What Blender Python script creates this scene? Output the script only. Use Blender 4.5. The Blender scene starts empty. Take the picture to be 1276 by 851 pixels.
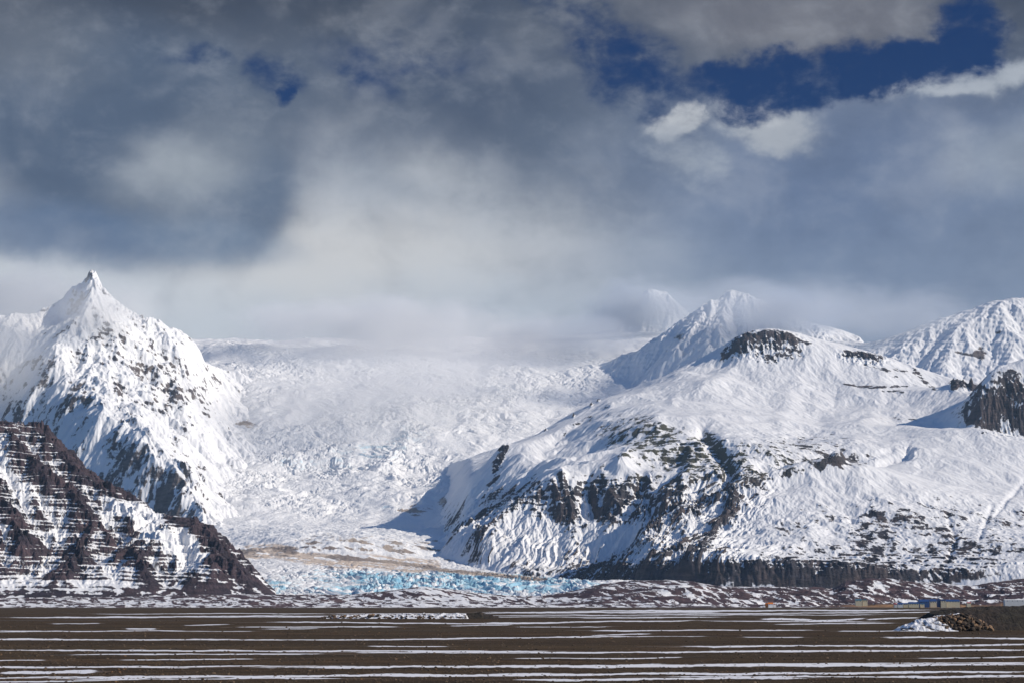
import bpy, math, random, time
import numpy as np
T0 = time.time()
rng = random.Random(7)
C = bpy.context.scene.collection
SC = bpy.context.scene

# ------------------------------------------------------------------ camera
F = 2400.0; CX, CY = 638.0, 425.5; HZ = 754.0; CH = 4.0
TL = math.atan((HZ - CY) / F); CT, ST = math.cos(TL), math.sin(TL)
cam = bpy.data.cameras.new('camera'); cam.sensor_width = 36; cam.lens = 36 * F / 1276.0
cam.clip_start = 0.5; cam.clip_end = 60000
co = bpy.data.objects.new('camera', cam); C.objects.link(co)
co.location = (0, 0, CH); co.rotation_euler = (math.pi / 2 + TL, 0, 0); SC.camera = co

def at(px, py, Y):
    """world point seen in direction (px,py) of the survey photo at forward distance Y (m)"""
    d = (np.asarray(px, float) - CX) / F; e = (CY - np.asarray(py, float)) / F
    s = Y / (CT - e * ST)
    return d * s, CH + (ST + e * CT) * s
def proj(X, Y, Z):
    w = Y * CT + (Z - CH) * ST
    return CX + F * X / w, CY - F * (-Y * ST + (Z - CH) * CT) / w

SUN_EL, SUN_AZ = math.radians(29), math.radians(12)     # from the right, a little towards the viewer
SUN = np.array([math.cos(SUN_EL) * math.cos(SUN_AZ), -math.cos(SUN_EL) * math.sin(SUN_AZ), math.sin(SUN_EL)])

# ------------------------------------------------------------------ tagging
def tag(o, label=None, cat=None, group=None, kind=None):
    if label: o['label'] = label
    if cat: o['category'] = cat
    if group: o['group'] = group
    if kind: o['kind'] = kind
    return o

# ------------------------------------------------------------------ numpy noise
def hsh(ix, iy, s):
    h = (ix.astype(np.int64) * 374761393 + iy.astype(np.int64) * 668265263 + s * 974634777) & 0xffffffff
    h = ((h ^ (h >> 13)) * 1274126177) & 0xffffffff
    h = ((h ^ (h >> 16)) * 2246822519) & 0xffffffff
    return ((h ^ (h >> 15)) & 0xffffff).astype(np.float32) / 16777216.0
def vnoise(x, y, s=0):
    ix = np.floor(x); iy = np.floor(y); fx = (x - ix).astype(np.float32); fy = (y - iy).astype(np.float32)
    ix = ix.astype(np.int64); iy = iy.astype(np.int64)
    def g(a, b, dx, dy):
        t = hsh(a, b, s) * 6.2831853
        return np.cos(t) * dx + np.sin(t) * dy
    u = fx * fx * fx * (fx * (fx * 6 - 15) + 10); v = fy * fy * fy * (fy * (fy * 6 - 15) + 10)
    a = g(ix, iy, fx, fy); b = g(ix + 1, iy, fx - 1, fy); c = g(ix, iy + 1, fx, fy - 1); d = g(ix + 1, iy + 1, fx - 1, fy - 1)
    return ((a + (b - a) * u) * (1 - v) + (c + (d - c) * u) * v) * 1.5
def fbm(x, y, s=0, o=5, g=0.5):
    r = 0; a = 1; n = 0
    for k in range(o):
        r = r + a * vnoise(x, y, s + k * 17); n += a; a *= g; x = x * 2.03 + 11.3; y = y * 2.03 - 7.7
    return r / n * 1.6
def ridged(x, y, s=0, o=5, g=0.5):
    r = 0; a = 1; n = 0
    for k in range(o):
        r = r + a * (1 - np.abs(vnoise(x, y, s + k * 17)) * 2.2); n += a; a *= g; x = x * 2.03 + 3.1; y = y * 2.03 + 5.7
    return r / n
def gully(x, y, gx, gy, f, s):
    """stripes that run down the fall line (branching gullies); -1..1"""
    m = np.sqrt(gx * gx + gy * gy) + 1e-6; sx = -gy / m * 6.2831853; sy = gx / m * 6.2831853
    X = x * f; Y = y * f; ix = np.floor(X); iy = np.floor(Y); fx = (X - ix).astype(np.float32); fy = (Y - iy).astype(np.float32)
    ix = ix.astype(np.int64); iy = iy.astype(np.int64); c = 0; w_ = 0; q = 0
    for i in (-1, 0, 1):
        for j in (-1, 0, 1):
            dx = fx - i - hsh(ix + i, iy + j, s); dy = fy - j - hsh(ix + i, iy + j, s + 5)
            w = np.exp(-(dx * dx + dy * dy) * 3.0); p = dx * sx + dy * sy
            c = c + w * np.cos(p); q = q + w * np.sin(p); w_ = w_ + w
    return c / np.sqrt(c * c + q * q + 0.02 * w_ * w_)
def worley(x, y, s=0):
    ix = np.floor(x); iy = np.floor(y); fx = (x - ix).astype(np.float32); fy = (y - iy).astype(np.float32)
    ix = ix.astype(np.int64); iy = iy.astype(np.int64); a = np.full(x.shape, 9, np.float32); b = a.copy(); idv = np.zeros(x.shape, np.float32)
    for i in (-1, 0, 1):
        for j in (-1, 0, 1):
            h = hsh(ix + i, iy + j, s)
            d = np.sqrt((fx - i - h) ** 2 + (fy - j - hsh(ix + i, iy + j, s + 3)) ** 2)
            cl = d < a; b = np.where(cl, a, np.minimum(b, d)); idv = np.where(cl, h, idv); a = np.where(cl, d, a)
    return a, b, idv
def sst(a, b, x):
    t = np.clip((x - a) / (b - a), 0, 1); return t * t * (3 - 2 * t)

# ------------------------------------------------------------------ terrain patches
class Patch:
    """height field on a fan shaped grid seen from the plain; lines = polylines of (px, py, Ykm)"""
    def __init__(s, lines, px0, px1, dpx, Y0, Y1, rows, soft=30.0, grow=1.0, reg=0.0):
        pts = []
        for L in lines:
            if len(L) == 1: pts.append(L[0]); continue
            for a, b in zip(L[:-1], L[1:]):
                n = max(1, int(math.hypot(a[0] - b[0], a[1] - b[1]) / 14) + 1)
                for k in range(n): pts.append(tuple(a[i] + (b[i] - a[i]) * k / n for i in range(3)))
            pts.append(L[-1])
        P = []; seen = set()
        for p in pts:
            Y = p[2] * 1000; X, Z = at(p[0], p[1], Y); key = (round(float(X) / 15), round(Y / 15))
            if key in seen: continue
            seen.add(key); P.append((float(X), Y, float(Z)))
        P = np.array(P); s.P = P
        n = len(P); cen = P[:, :2].mean(0); A = P[:, :2] - cen
        K = -np.sqrt(((A[:, None] - A[None]) ** 2).sum(-1) + soft ** 2)
        K[np.arange(n), np.arange(n)] -= reg
        M = np.zeros((n + 3, n + 3)); M[:n, :n] = K; M[:n, n] = 1; M[:n, n + 1:] = A; M[n, :n] = 1; M[n + 1:, :n] = A.T
        # scale linear columns
        M[:n, n + 1:] /= 1000; M[n + 1:, :n] /= 1000
        w = np.linalg.solve(M, np.concatenate([P[:, 2], [0, 0, 0]]))
        c = np.arange(px0, px1 + dpx, dpx); s.d = ((c - CX) / F).astype(np.float64)
        t = np.linspace(0, 1, rows); s.r = Y0 + (Y1 - Y0) * (t if grow == 1 else t ** grow)
        s.Y = np.repeat(s.r[:, None], len(c), 1); s.X = s.Y * s.d[None]
        s.z = np.zeros(s.X.shape)
        x = (s.X - cen[0]); y = (s.Y - cen[1])
        st = 4
        ri = np.unique(np.append(np.arange(0, rows, st), rows - 1)); ci = np.unique(np.append(np.arange(0, len(c), st), len(c) - 1))
        xs = x[np.ix_(ri, ci)]; ys = y[np.ix_(ri, ci)]; zs = w[n] + (w[n + 1] * xs + w[n + 2] * ys) / 1000
        for k in range(n): zs = zs - w[k] * np.sqrt((xs - A[k, 0]) ** 2 + (ys - A[k, 1]) ** 2 + soft ** 2)
        tmp = np.empty((len(ri), len(c)))
        for k in range(len(ri)): tmp[k] = np.interp(np.arange(len(c)), ci, zs[k])
        for k in range(len(c)): s.z[:, k] = np.interp(np.arange(rows), ri, tmp[:, k])
        s.z = s.blur(s.z, 2)
        s.x = s.X; s.y = s.Y
        s.bare = np.zeros(s.z.shape); s.aux = np.zeros(s.z.shape)
        s.px, s.py = proj(s.X, s.Y, s.z); s.px0_ = CX + F * s.d[None] + 0 * s.Y
    def reproj(s): s.px, s.py = proj(s.X, s.Y, s.z)
    def blur(s, z, n):
        for ax in (0, 1):
            p = np.concatenate([np.repeat(np.take(z, [0], ax), n, ax), z, np.repeat(np.take(z, [-1], ax), n, ax)], ax)
            cs = np.cumsum(p, ax); k = 2 * n + 1
            if ax == 0: cs = np.concatenate([np.zeros((1, z.shape[1])), cs], 0); z = (cs[k:] - cs[:-k]) / k
            else: cs = np.concatenate([np.zeros((z.shape[0], 1)), cs], 1); z = (cs[:, k:] - cs[:, :-k]) / k
        return z
    def grad(s, z=None):
        z = s.z if z is None else z
        gr = np.gradient(z, s.r, axis=0); gc = np.gradient(z, s.d, axis=1) / s.Y
        return gc, gr - gc * s.d[None]
    def slope(s, z=None):
        gx, gy = s.grad(z); return np.sqrt(gx * gx + gy * gy)
    def line(s, pts, w, taper=False):
        """0..1 closeness to a polyline given in survey pixels, width w"""
        d = np.full(s.z.shape, 1e9)
        for a, b in zip(pts[:-1], pts[1:]):
            ex, ey = b[0] - a[0], b[1] - a[1]; L = ex * ex + ey * ey + 1e-9
            t = np.clip(((s.px - a[0]) * ex + (s.py - a[1]) * ey) / L, 0, 1)
            d = np.minimum(d, np.hypot(s.px - a[0] - ex * t, s.py - a[1] - ey * t))
        return np.exp(-(d / w) ** 2)
    def blob(s, cx, cy, rx, ry, ang=0, p=1):
        a = math.radians(ang); dx = s.px - cx; dy = s.py - cy
        u = (dx * math.cos(a) + dy * math.sin(a)) / rx; v = (-dx * math.sin(a) + dy * math.cos(a)) / ry
        return np.exp(-(u * u + v * v) ** p)
    def erode(s, f0, amp, octs, g=0.5, mask=1.0, s0=0, smooth=2, smin=0.08, smax=0.6, tot=0):
        f = f0
        for k in range(octs):
            n = max(smooth, 1); gx, gy = s.grad(s.blur(s.z, n * (3 if k == 0 else 1)))
            m = np.sqrt(gx * gx + gy * gy); q = gully(s.X, s.Y, gx, gy, f, s0 + k * 31)
            h = amp * q * sst(smin, smax, m) * mask
            s.z = s.z + h; tot = tot + q * (0.6 ** k)
            f *= 2.0; amp *= g
        return tot
    def fade(s, left=None, right=None, depth=260, w=26):
        if left is not None: s.z -= depth * (1 - sst(left, left + w, s.px0_)) ** 2
        if right is not None: s.z -= depth * (1 - sst(right, right - w, s.px0_)) ** 2
    def rock(s, lst, nz):
        k = 0
        for (a, b, c, d, e, w) in lst: k = k + s.blob(a, b, c, d, e) * w
        s.bare += np.where(k > 0, k * (.42 + 1.25 * nz), k)
    def sample(s, X, Y):
        fr = np.interp(Y, s.r, np.arange(len(s.r))); fc = np.interp(X / Y, s.d, np.arange(len(s.d)))
        i = np.minimum(fr.astype(int), len(s.r) - 2); j = np.minimum(fc.astype(int), len(s.d) - 2); a = fr - i; b = fc - j; z = s.zs
        return (z[i, j] * (1 - b) + z[i, j + 1] * b) * (1 - a) + (z[i + 1, j] * (1 - b) + z[i + 1, j + 1] * b) * a
    def settle(s, g, w):
        t = g.sample(s.X, s.Y) - 25; s.z = s.z + (t - s.z) * w
    def terrace(s, step, amt, mask=1.0, s0=0, tilt=0.0, sharp=0.35):
        """stepped lava beds: returns 1 where the riser (cliff) of a bed is"""
        zz = s.z + tilt * s.X + fbm(s.X / 300, s.Y / 300, s0, 3) * step * 0.9
        k = np.floor(zz / step); fr = zz / step - k
        hh = hsh(k.astype(np.int64), k.astype(np.int64) * 0 + 3, s0)
        w = 0.25 + 0.3 * hh
        t = sst(0.5 - w * 0.5, 0.5 + w * 0.5, fr)
        s.z = s.z + (t - fr) * step * amt * mask
        return np.exp(-((fr - 0.5) / (w * 0.45)) ** 2) * (0.5 + hh)
    def build(s, name, mat, label, cat, extra=()):
        R_, K_ = s.z.shape; n = R_ * K_
        v = np.empty((n, 3), np.float32); v[:, 0] = s.X.ravel(); v[:, 1] = s.Y.ravel(); v[:, 2] = s.z.ravel()
        i = np.arange((R_ - 1) * K_).reshape(R_ - 1, K_)[:, :-1].ravel()
        f = np.stack([i, i + 1, i + K_ + 1, i + K_], 1).astype(np.int32)
        me = mesh_np(name, v, f, mat)
        for nm, arr in (('bare', s.bare), ('aux', s.aux)) + tuple(extra):
            a = me.attributes.new(nm, 'FLOAT', 'POINT'); a.data.foreach_set('value', arr.astype(np.float32).ravel())
        o = bpy.data.objects.new(name, me); C.objects.link(o)
        tag(o, label, cat, kind='structure')
        print('%s %d verts %.1fs' % (name, n, time.time() - T0))
        return o
def mesh_np(name, v, f, mat, smooth=True):
    me = bpy.data.meshes.new(name); n = len(v); m, k = f.shape
    me.vertices.add(n); me.vertices.foreach_set('co', np.ascontiguousarray(v, np.float32).ravel())
    me.loops.add(m * k); me.loops.foreach_set('vertex_index', np.ascontiguousarray(f, np.int32).ravel())
    me.polygons.add(m); me.polygons.foreach_set('loop_start', np.arange(0, m * k, k, dtype=np.int32))
    try: me.polygons.foreach_set('loop_total', np.full(m, k, np.int32))
    except Exception: pass
    if smooth: me.polygons.foreach_set('use_smooth', np.ones(m, bool))
    me.update(calc_edges=True)
    if not smooth: me.shade_flat()
    if mat: me.materials.append(mat)
    return me

# ------------------------------------------------------------------ node expressions
class E:
    nt = None
    def __init__(s, v): s.v = v
    @staticmethod
    def m(op, *a, clamp=False):
        n = E.nt.nodes.new('ShaderNodeMath'); n.operation = op; n.use_clamp = clamp
        for i, x in enumerate(a): E.put(n.inputs[i], x)
        return E(n.outputs[0])
    @staticmethod
    def put(sock, x):
        if isinstance(x, E): x = x.v
        if isinstance(x, bpy.types.NodeSocket): E.nt.links.new(x, sock)
        else: sock.default_value = x
    def __add__(s, o): return E.m('ADD', s, o)
    __radd__ = __add__
    def __sub__(s, o): return E.m('SUBTRACT', s, o)
    def __rsub__(s, o): return E.m('SUBTRACT', o, s)
    def __mul__(s, o): return E.m('MULTIPLY', s, o)
    __rmul__ = __mul__
    def __truediv__(s, o): return E.m('DIVIDE', s, o)
    def sat(s): return E.m('ADD', s, 0.0, clamp=True)
    def pw(s, p): return E.m('POWER', s, p)
    def ss(s, a, b):
        n = E.nt.nodes.new('ShaderNodeMapRange'); n.interpolation_type = 'SMOOTHSTEP'
        E.put(n.inputs[0], s); n.inputs[1].default_value = a; n.inputs[2].default_value = b
        return E(n.outputs[0])
def combine(x, y, z):
    n = E.nt.nodes.new('ShaderNodeCombineXYZ')
    for i, a in enumerate((x, y, z)): E.put(n.inputs[i], a)
    return E(n.outputs[0])
def noise(vec, scale=1.0, detail=5, rough=0.55, dist=0.0, lac=2.0, col=False, typ='FBM'):
    n = E.nt.nodes.new('ShaderNodeTexNoise'); n.noise_dimensions = '3D'
    try: n.noise_type = typ
    except Exception: pass
    E.put(n.inputs['Vector'], vec); n.inputs['Scale'].default_value = scale; n.inputs['Detail'].default_value = detail
    n.inputs['Roughness'].default_value = rough; n.inputs['Distortion'].default_value = dist; n.inputs['Lacunarity'].default_value = lac
    return E(n.outputs['Color' if col else 'Fac'])
def mixc(f, a, b):
    n = E.nt.nodes.new('ShaderNodeMix'); n.data_type = 'RGBA'
    E.put(n.inputs[0], f)
    for i, x in ((6, a), (7, b)):
        if isinstance(x, tuple) and len(x) == 3: x = x + (1,)
        E.put(n.inputs[i], x)
    return E(n.outputs[2])
def attr(name):
    n = E.nt.nodes.new('ShaderNodeAttribute'); n.attribute_name = name; return E(n.outputs['Fac'])
def pos(scale=(1, 1, 1), local=False):
    if local:
        n = E.nt.nodes.new('ShaderNodeTexCoord'); src = n.outputs['Object']
    else:
        n = E.nt.nodes.new('ShaderNodeNewGeometry'); src = n.outputs['Position']
    v = E.nt.nodes.new('ShaderNodeVectorMath'); v.operation = 'MULTIPLY'; E.nt.links.new(src, v.inputs[0]); v.inputs[1].default_value = scale
    return E(v.outputs[0])
def xyz(v):
    n = E.nt.nodes.new('ShaderNodeSeparateXYZ'); E.put(n.inputs[0], v); return [E(o) for o in n.outputs]
def newmat(name):
    m = bpy.data.materials.new(name); m.use_nodes = True; E.nt = m.node_tree
    return m, m.node_tree.nodes['Principled BSDF']
def bump(b, h, dist, strength=1.0):
    n = E.nt.nodes.new('ShaderNodeBump'); n.inputs['Strength'].default_value = strength; n.inputs['Distance'].default_value = dist
    E.put(n.inputs['Height'], h); E.nt.links.new(n.outputs[0], b.inputs['Normal'])

SNOW = (0.87, 0.865, 0.86)
def mountain_mat(name, rock1, rock2, tint=None, fine=0.02, amp=0.5, snow=SNOW, bdist=3.0, soft=0.12, strat=0.012):
    m, b = newmat(name)
    P = pos()
    n1 = noise(P, fine, 8, 0.72); n2 = noise(P, fine * 0.2, 4, 0.5)
    px_, py_, pz_ = xyz(P)
    n3 = noise(combine(px_ * 0.2, py_ * 0.2, pz_ * 1.0), strat * 8, 5, 0.65)      # bedding of the lava layers
    sc = attr('bare') + (n1 - 0.5) * (amp * 2.2) + (n3 - 0.5) * amp
    k = sc.ss(-soft, soft)
    rock = mixc(n2.ss(0.35, 0.65), rock1, rock2)
    rock = mixc((n3.ss(0.35, 0.65)) * 0.7, rock, tuple(c * 0.35 for c in rock1))
    rock = mixc(n1.ss(0.52, 0.75) * 0.6, rock, tuple(c * 1.5 for c in rock2))
    if tint: rock = mixc(attr('aux').sat(), rock, tint)
    sn = mixc(n2.ss(0.4, 0.7) * 0.5, snow, tuple(c * 0.93 for c in snow))
    col = mixc(k, sn, rock)
    E.put(b.inputs['Base Color'], col); E.put(b.inputs['Roughness'], k * 0.25 + 0.62)
    b.inputs['Specular IOR Level'].default_value = 0.25
    h = noise(P, fine * 2.2, 5, 0.6); bump(b, h * (k * 1.0 + 0.25), bdist)
    return m

#@@SPLIT world
# ------------------------------------------------------------------ world: Nishita sky with a deck of broken cloud
def build_world():
    w = bpy.data.worlds.new('World'); SC.world = w; w.use_nodes = True; nt = w.node_tree; E.nt = nt
    for n in list(nt.nodes): nt.nodes.remove(n)
    out = nt.nodes.new('ShaderNodeOutputWorld'); bg = nt.nodes.new('ShaderNodeBackground')
    sky = nt.nodes.new('ShaderNodeTexSky'); sky.sky_type = 'NISHITA'; sky.sun_disc = False
    sky.sun_elevation = SUN_EL; sky.sun_rotation = math.pi / 2 + SUN_AZ
    sky.air_density = 1.0; sky.dust_density = 0.2; sky.ozone_density = 3.0
    tc = nt.nodes.new('ShaderNodeTexCoord'); D = E(tc.outputs['Generated'])
    x, y, z = xyz(D)
    az = E.m('ARCTAN2', x, y) * (180 / math.pi); el = E.m('ARCSINE', z) * (180 / math.pi)
    def dirn(px, py):
        d = (px - CX) / F; e = (CY - py) / F; vx, vy, vz = d, CT - e * ST, ST + e * CT
        return math.degrees(math.atan2(vx, vy)), math.degrees(math.atan2(vz, math.hypot(vx, vy)))
    S = 180 / math.pi / F
    w1 = noise(combine(az, el * 1.3, 0.0), 0.16, 6, 0.6, 0.3, col=True); w2 = noise(combine(az, el, 4.0), 0.9, 7, 0.62, 0.2, col=True)
    a1, b1, c1 = xyz(w1); a2, b2, c2 = xyz(w2)
    wa = az + (a1 - 0.5) * 3.2 + (a2 - 0.5) * 1.1; we = el + (b1 - 0.5) * 2.4 + (b2 - 0.5) * 0.9
    det = noise(combine(az, el * 1.25, 2.0), 0.32, 9, 0.52, 0.3)       # cloud body
    det2 = noise(combine(az, el * 1.1, 9.0), 0.25, 6, 0.5, 0.2)
    def blob(px, py, rx, ry, soft=0.6, ang=0, warp=1.0):
        A, B = dirn(px, py); a = math.radians(ang)
        if warp == 1.0: u0, v0 = wa, we
        else: u0, v0 = az + (wa - az) * warp, el + (we - el) * warp
        du = (u0 - A); dv = (we if warp == 1.0 else v0) - B
        u = (du * math.cos(a) - dv * math.sin(a)) * (1 / (rx * S)); v = (du * math.sin(a) + dv * math.cos(a)) * (1 / (ry * S))
        r = E.m('SQRT', u * u + v * v)
        return 1.0 - r.ss(1 - soft, 1 + soft)
    L = lambda r, g, b_: tuple(((c / 255 + 0.055) / 1.055) ** 2.4 if c > 10 else c / 255 / 12.92 for c in (r, g, b_))
    # general deck: dark slate above, pale toward the ridge line
    up = el.ss(7.5, 19.0)
    base = mixc(up, mixc(az.ss(-8, 9), L(208, 212, 218), L(150, 163, 186)), L(58, 70, 92))
    base = mixc((det2.ss(0.35, 0.68)) * 0.45, base, L(150, 160, 178))
    layers = CLOUDS
    rag = noise(combine(az, el * 1.5, 6.0), 0.75, 10, 0.6, 0.15)
    for (px, py, rx, ry, soft, ang, colr, amt, wp) in layers:
        mk = blob(px, py, rx, ry, soft, ang, wp) * amt
        if rx < 125 and px > 720 and py < 200: mk = ((mk + (rag - .5) * 1.7 * mk.ss(0, .5))).ss(.05, 1.0) * amt
        base = mixc(mk, base, L(*colr))
    base = mixc((det - 0.5).ss(-0.02, 0.22) * 0.16, base, L(205, 208, 214))
    base = mixc((0.5 - det).ss(-0.02, 0.2) * 0.16, base, L(52, 68, 96))
    base = mixc((rag - .5).ss(-.02, .25) * el.ss(8, 12) * .12, base, L(190, 196, 206))
    base = mixc((.5 - rag).ss(-.02, .25) * el.ss(8, 12) * .13, base, L(48, 62, 88))
    # open blue between the clouds (the sky texture itself), ragged edges
    gap = None
    for (px, py, rx, ry, soft, ang, amt) in GAPS:
        g = blob(px, py, rx, ry, soft, ang) * amt
        gap = g if gap is None else E.m('MAXIMUM', gap, g)
    # outside the framed part of the sky the deck opens up
    far = E.m('MAXIMUM', E.m('ABSOLUTE', az).ss(20, 60), el.ss(22, 45))
    g2 = far * noise(D, 2.2, 5, 0.55).ss(0.28, 0.46)
    gap = E.m('MAXIMUM', (gap + (rag - 0.52) * -1.9 * gap.ss(0.02, 0.5)).ss(0.1, 1.0), g2)
    sk = E.nt.nodes.new('ShaderNodeVectorMath'); sk.operation = 'MULTIPLY'; nt.links.new(sky.outputs[0], sk.inputs[0]); sk.inputs[1].default_value = (0.0012, 0.0105, 0.028)
    cl = E.nt.nodes.new('ShaderNodeVectorMath'); cl.operation = 'SCALE'; E.put(cl.inputs[0], base); cl.inputs['Scale'].default_value = 1 / 0.1
    sk2 = E.nt.nodes.new('ShaderNodeVectorMath'); sk2.operation = 'SCALE'; E.put(sk2.inputs[0], E(sk.outputs[0])); sk2.inputs['Scale'].default_value = 10.0
    sk3 = E.nt.nodes.new('ShaderNodeVectorMath'); sk3.operation = 'MULTIPLY'; nt.links.new(sky.outputs[0], sk3.inputs[0]); sk3.inputs[1].default_value = (0.42, 0.60, 0.86)  # out-of-view sky tinted on its own to blue the ambient light and shadows
    skn = mixc(far.ss(.1, .6), E(sk2.outputs[0]), E(sk3.outputs[0]))
    col = mixc(gap, E(cl.outputs[0]), skn)
    E.put(bg.inputs[0], col); bg.inputs[1].default_value = 0.1
    nt.links.new(bg.outputs[0], out.inputs[0])
    w.cycles.sampling_method = 'MANUAL'; w.cycles.sample_map_resolution = 512
# px, py, rx, ry, softness, angle, sRGB, amount, warp
CLOUDS = [
 (640, -40, 1500, 130, .8, 0, (58, 64, 78), .75, 1),
 (950, 330, 560, 130, .7, 0, (118, 134, 160), .9, 1),
 (700, 300, 240, 130, .8, -15, (150, 160, 176), .7, 1),
 (470, 320, 270, 120, .6, -12, (198, 200, 203), .95, 1),
 (540, 220, 130, 80, .7, 15, (160, 168, 180), .8, 1),
 (540, 215, 60, 30, .7, 30, (196, 199, 203), .5, .8),
 (270, 385, 420, 62, .6, 0, (198, 204, 211), .95, 1),
 (420, 330, 170, 60, .7, 0, (206, 206, 206), .7, 1),
 (640, 420, 300, 60, .8, 0, (176, 185, 197), .7, 1),
 (170, 175, 215, 140, .28, 10, (80, 95, 118), .97, .35),
 (290, 235, 78, 78, .22, 0, (98, 112, 133), .95, .3),
 (60, 285, 150, 34, .5, 5, (92, 112, 142), .8, .6),
 (260, 300, 100, 26, .5, 4, (120, 136, 158), .6, .5),
 (235, 205, 80, 44, .9, -15, (160, 167, 175), .85, .8),
 (300, 150, 60, 40, .9, 0, (124, 133, 146), .6, .8),
 (40, 50, 90, 40, .9, 0, (112, 118, 128), .5, 1),
 (420, 110, 160, 70, .9, 0, (82, 94, 114), .8, 1),
 (640, 130, 150, 100, .8, 25, (70, 82, 104), .9, 1),
 (730, 200, 110, 60, .9, 0, (96, 108, 126), .7, 1),
 (660, 40, 60, 40, .9, 0, (94, 102, 116), .5, 1),
 (820, 60, 130, 40, .9, 8, (92, 98, 112), .7, 1),
 (1000, 18, 190, 44, .6, 5, (106, 108, 118), .95, .8),
 (1080, 200, 300, 80, .7, 0, (98, 114, 144), .8, 1),
 (1090, 260, 200, 60, .9, 0, (98, 116, 148), .5, 1),
 (1200, 330, 180, 90, .8, 0, (122, 136, 160), .6, 1),
 (960, 148, 72, 30, .6, 8, (172, 177, 184), .85, .9),
 (940, 130, 40, 14, .6, 8, (196, 199, 203), .6, .8),
 (840, 142, 38, 14, .5, -15, (204, 207, 210), .95, .7),
 (826, 158, 12, 14, .6, 0, (190, 194, 200), .8, .6),
 (856, 190, 60, 34, .8, 30, (158, 166, 178), .75, 1),
 (1190, 100, 110, 20, .45, -3, (172, 179, 189), .95, .7),
 (1112, 96, 20, 20, .5, 0, (178, 184, 192), .9, .6), (1148, 86, 16, 12, .5, 0, (184, 189, 196), .8, .6),
 (1250, 200, 60, 40, .8, 0, (160, 169, 181), .6, 1),
]
GAPS = [(1000, 92, 150, 34, .5, -4, 1), (1190, 38, 42, 60, .45, -20, 1), (1100, 88, 120, 34, .45, -4, 1), (930, 120, 50, 22, .6, 0, .9), (790, 90, 90, 40, .9, 25, .8), (345, 92, 44, 22, .9, 10, .62), (355, 118, 16, 16, .7, 0, .8), (255, 68, 36, 12, .8, 10, .6), (500, 70, 110, 40, 1, 0, .45), (720, 30, 70, 30, .9, 30, .6), (445, 80, 30, 16, .9, 0, .5)]
build_world()

sl = bpy.data.lights.new('sun', 'SUN'); sl.energy = 4.3; sl.angle = math.radians(0.5); sl.color = (1.0, 0.91, 0.79)
so = bpy.data.objects.new('sun', sl); C.objects.link(so); so.location = (3000, -500, 3000)
import mathutils
so.rotation_euler = mathutils.Vector(SUN.tolist()).to_track_quat('Z', 'Y').to_euler()

#@@SPLIT mountains
M_left = mountain_mat('dark_basalt_and_snow', (0.046, 0.035, 0.046), (0.088, 0.058, 0.065), fine=0.06, amp=0.5, bdist=4)
M_right = mountain_mat('basalt_and_snow', (0.052, 0.050, 0.062), (0.105, 0.080, 0.076), tint=(0.085, 0.082, 0.05), fine=0.05, amp=0.5, bdist=3.5)
M_far = mountain_mat('snowy_rock', (0.12, 0.10, 0.105), (0.19, 0.16, 0.145), fine=0.04, amp=0.5, bdist=4)

def back(L, dy=0.5, drop=50): return [(a, b + drop, c + dy) for a, b, c in L]

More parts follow.
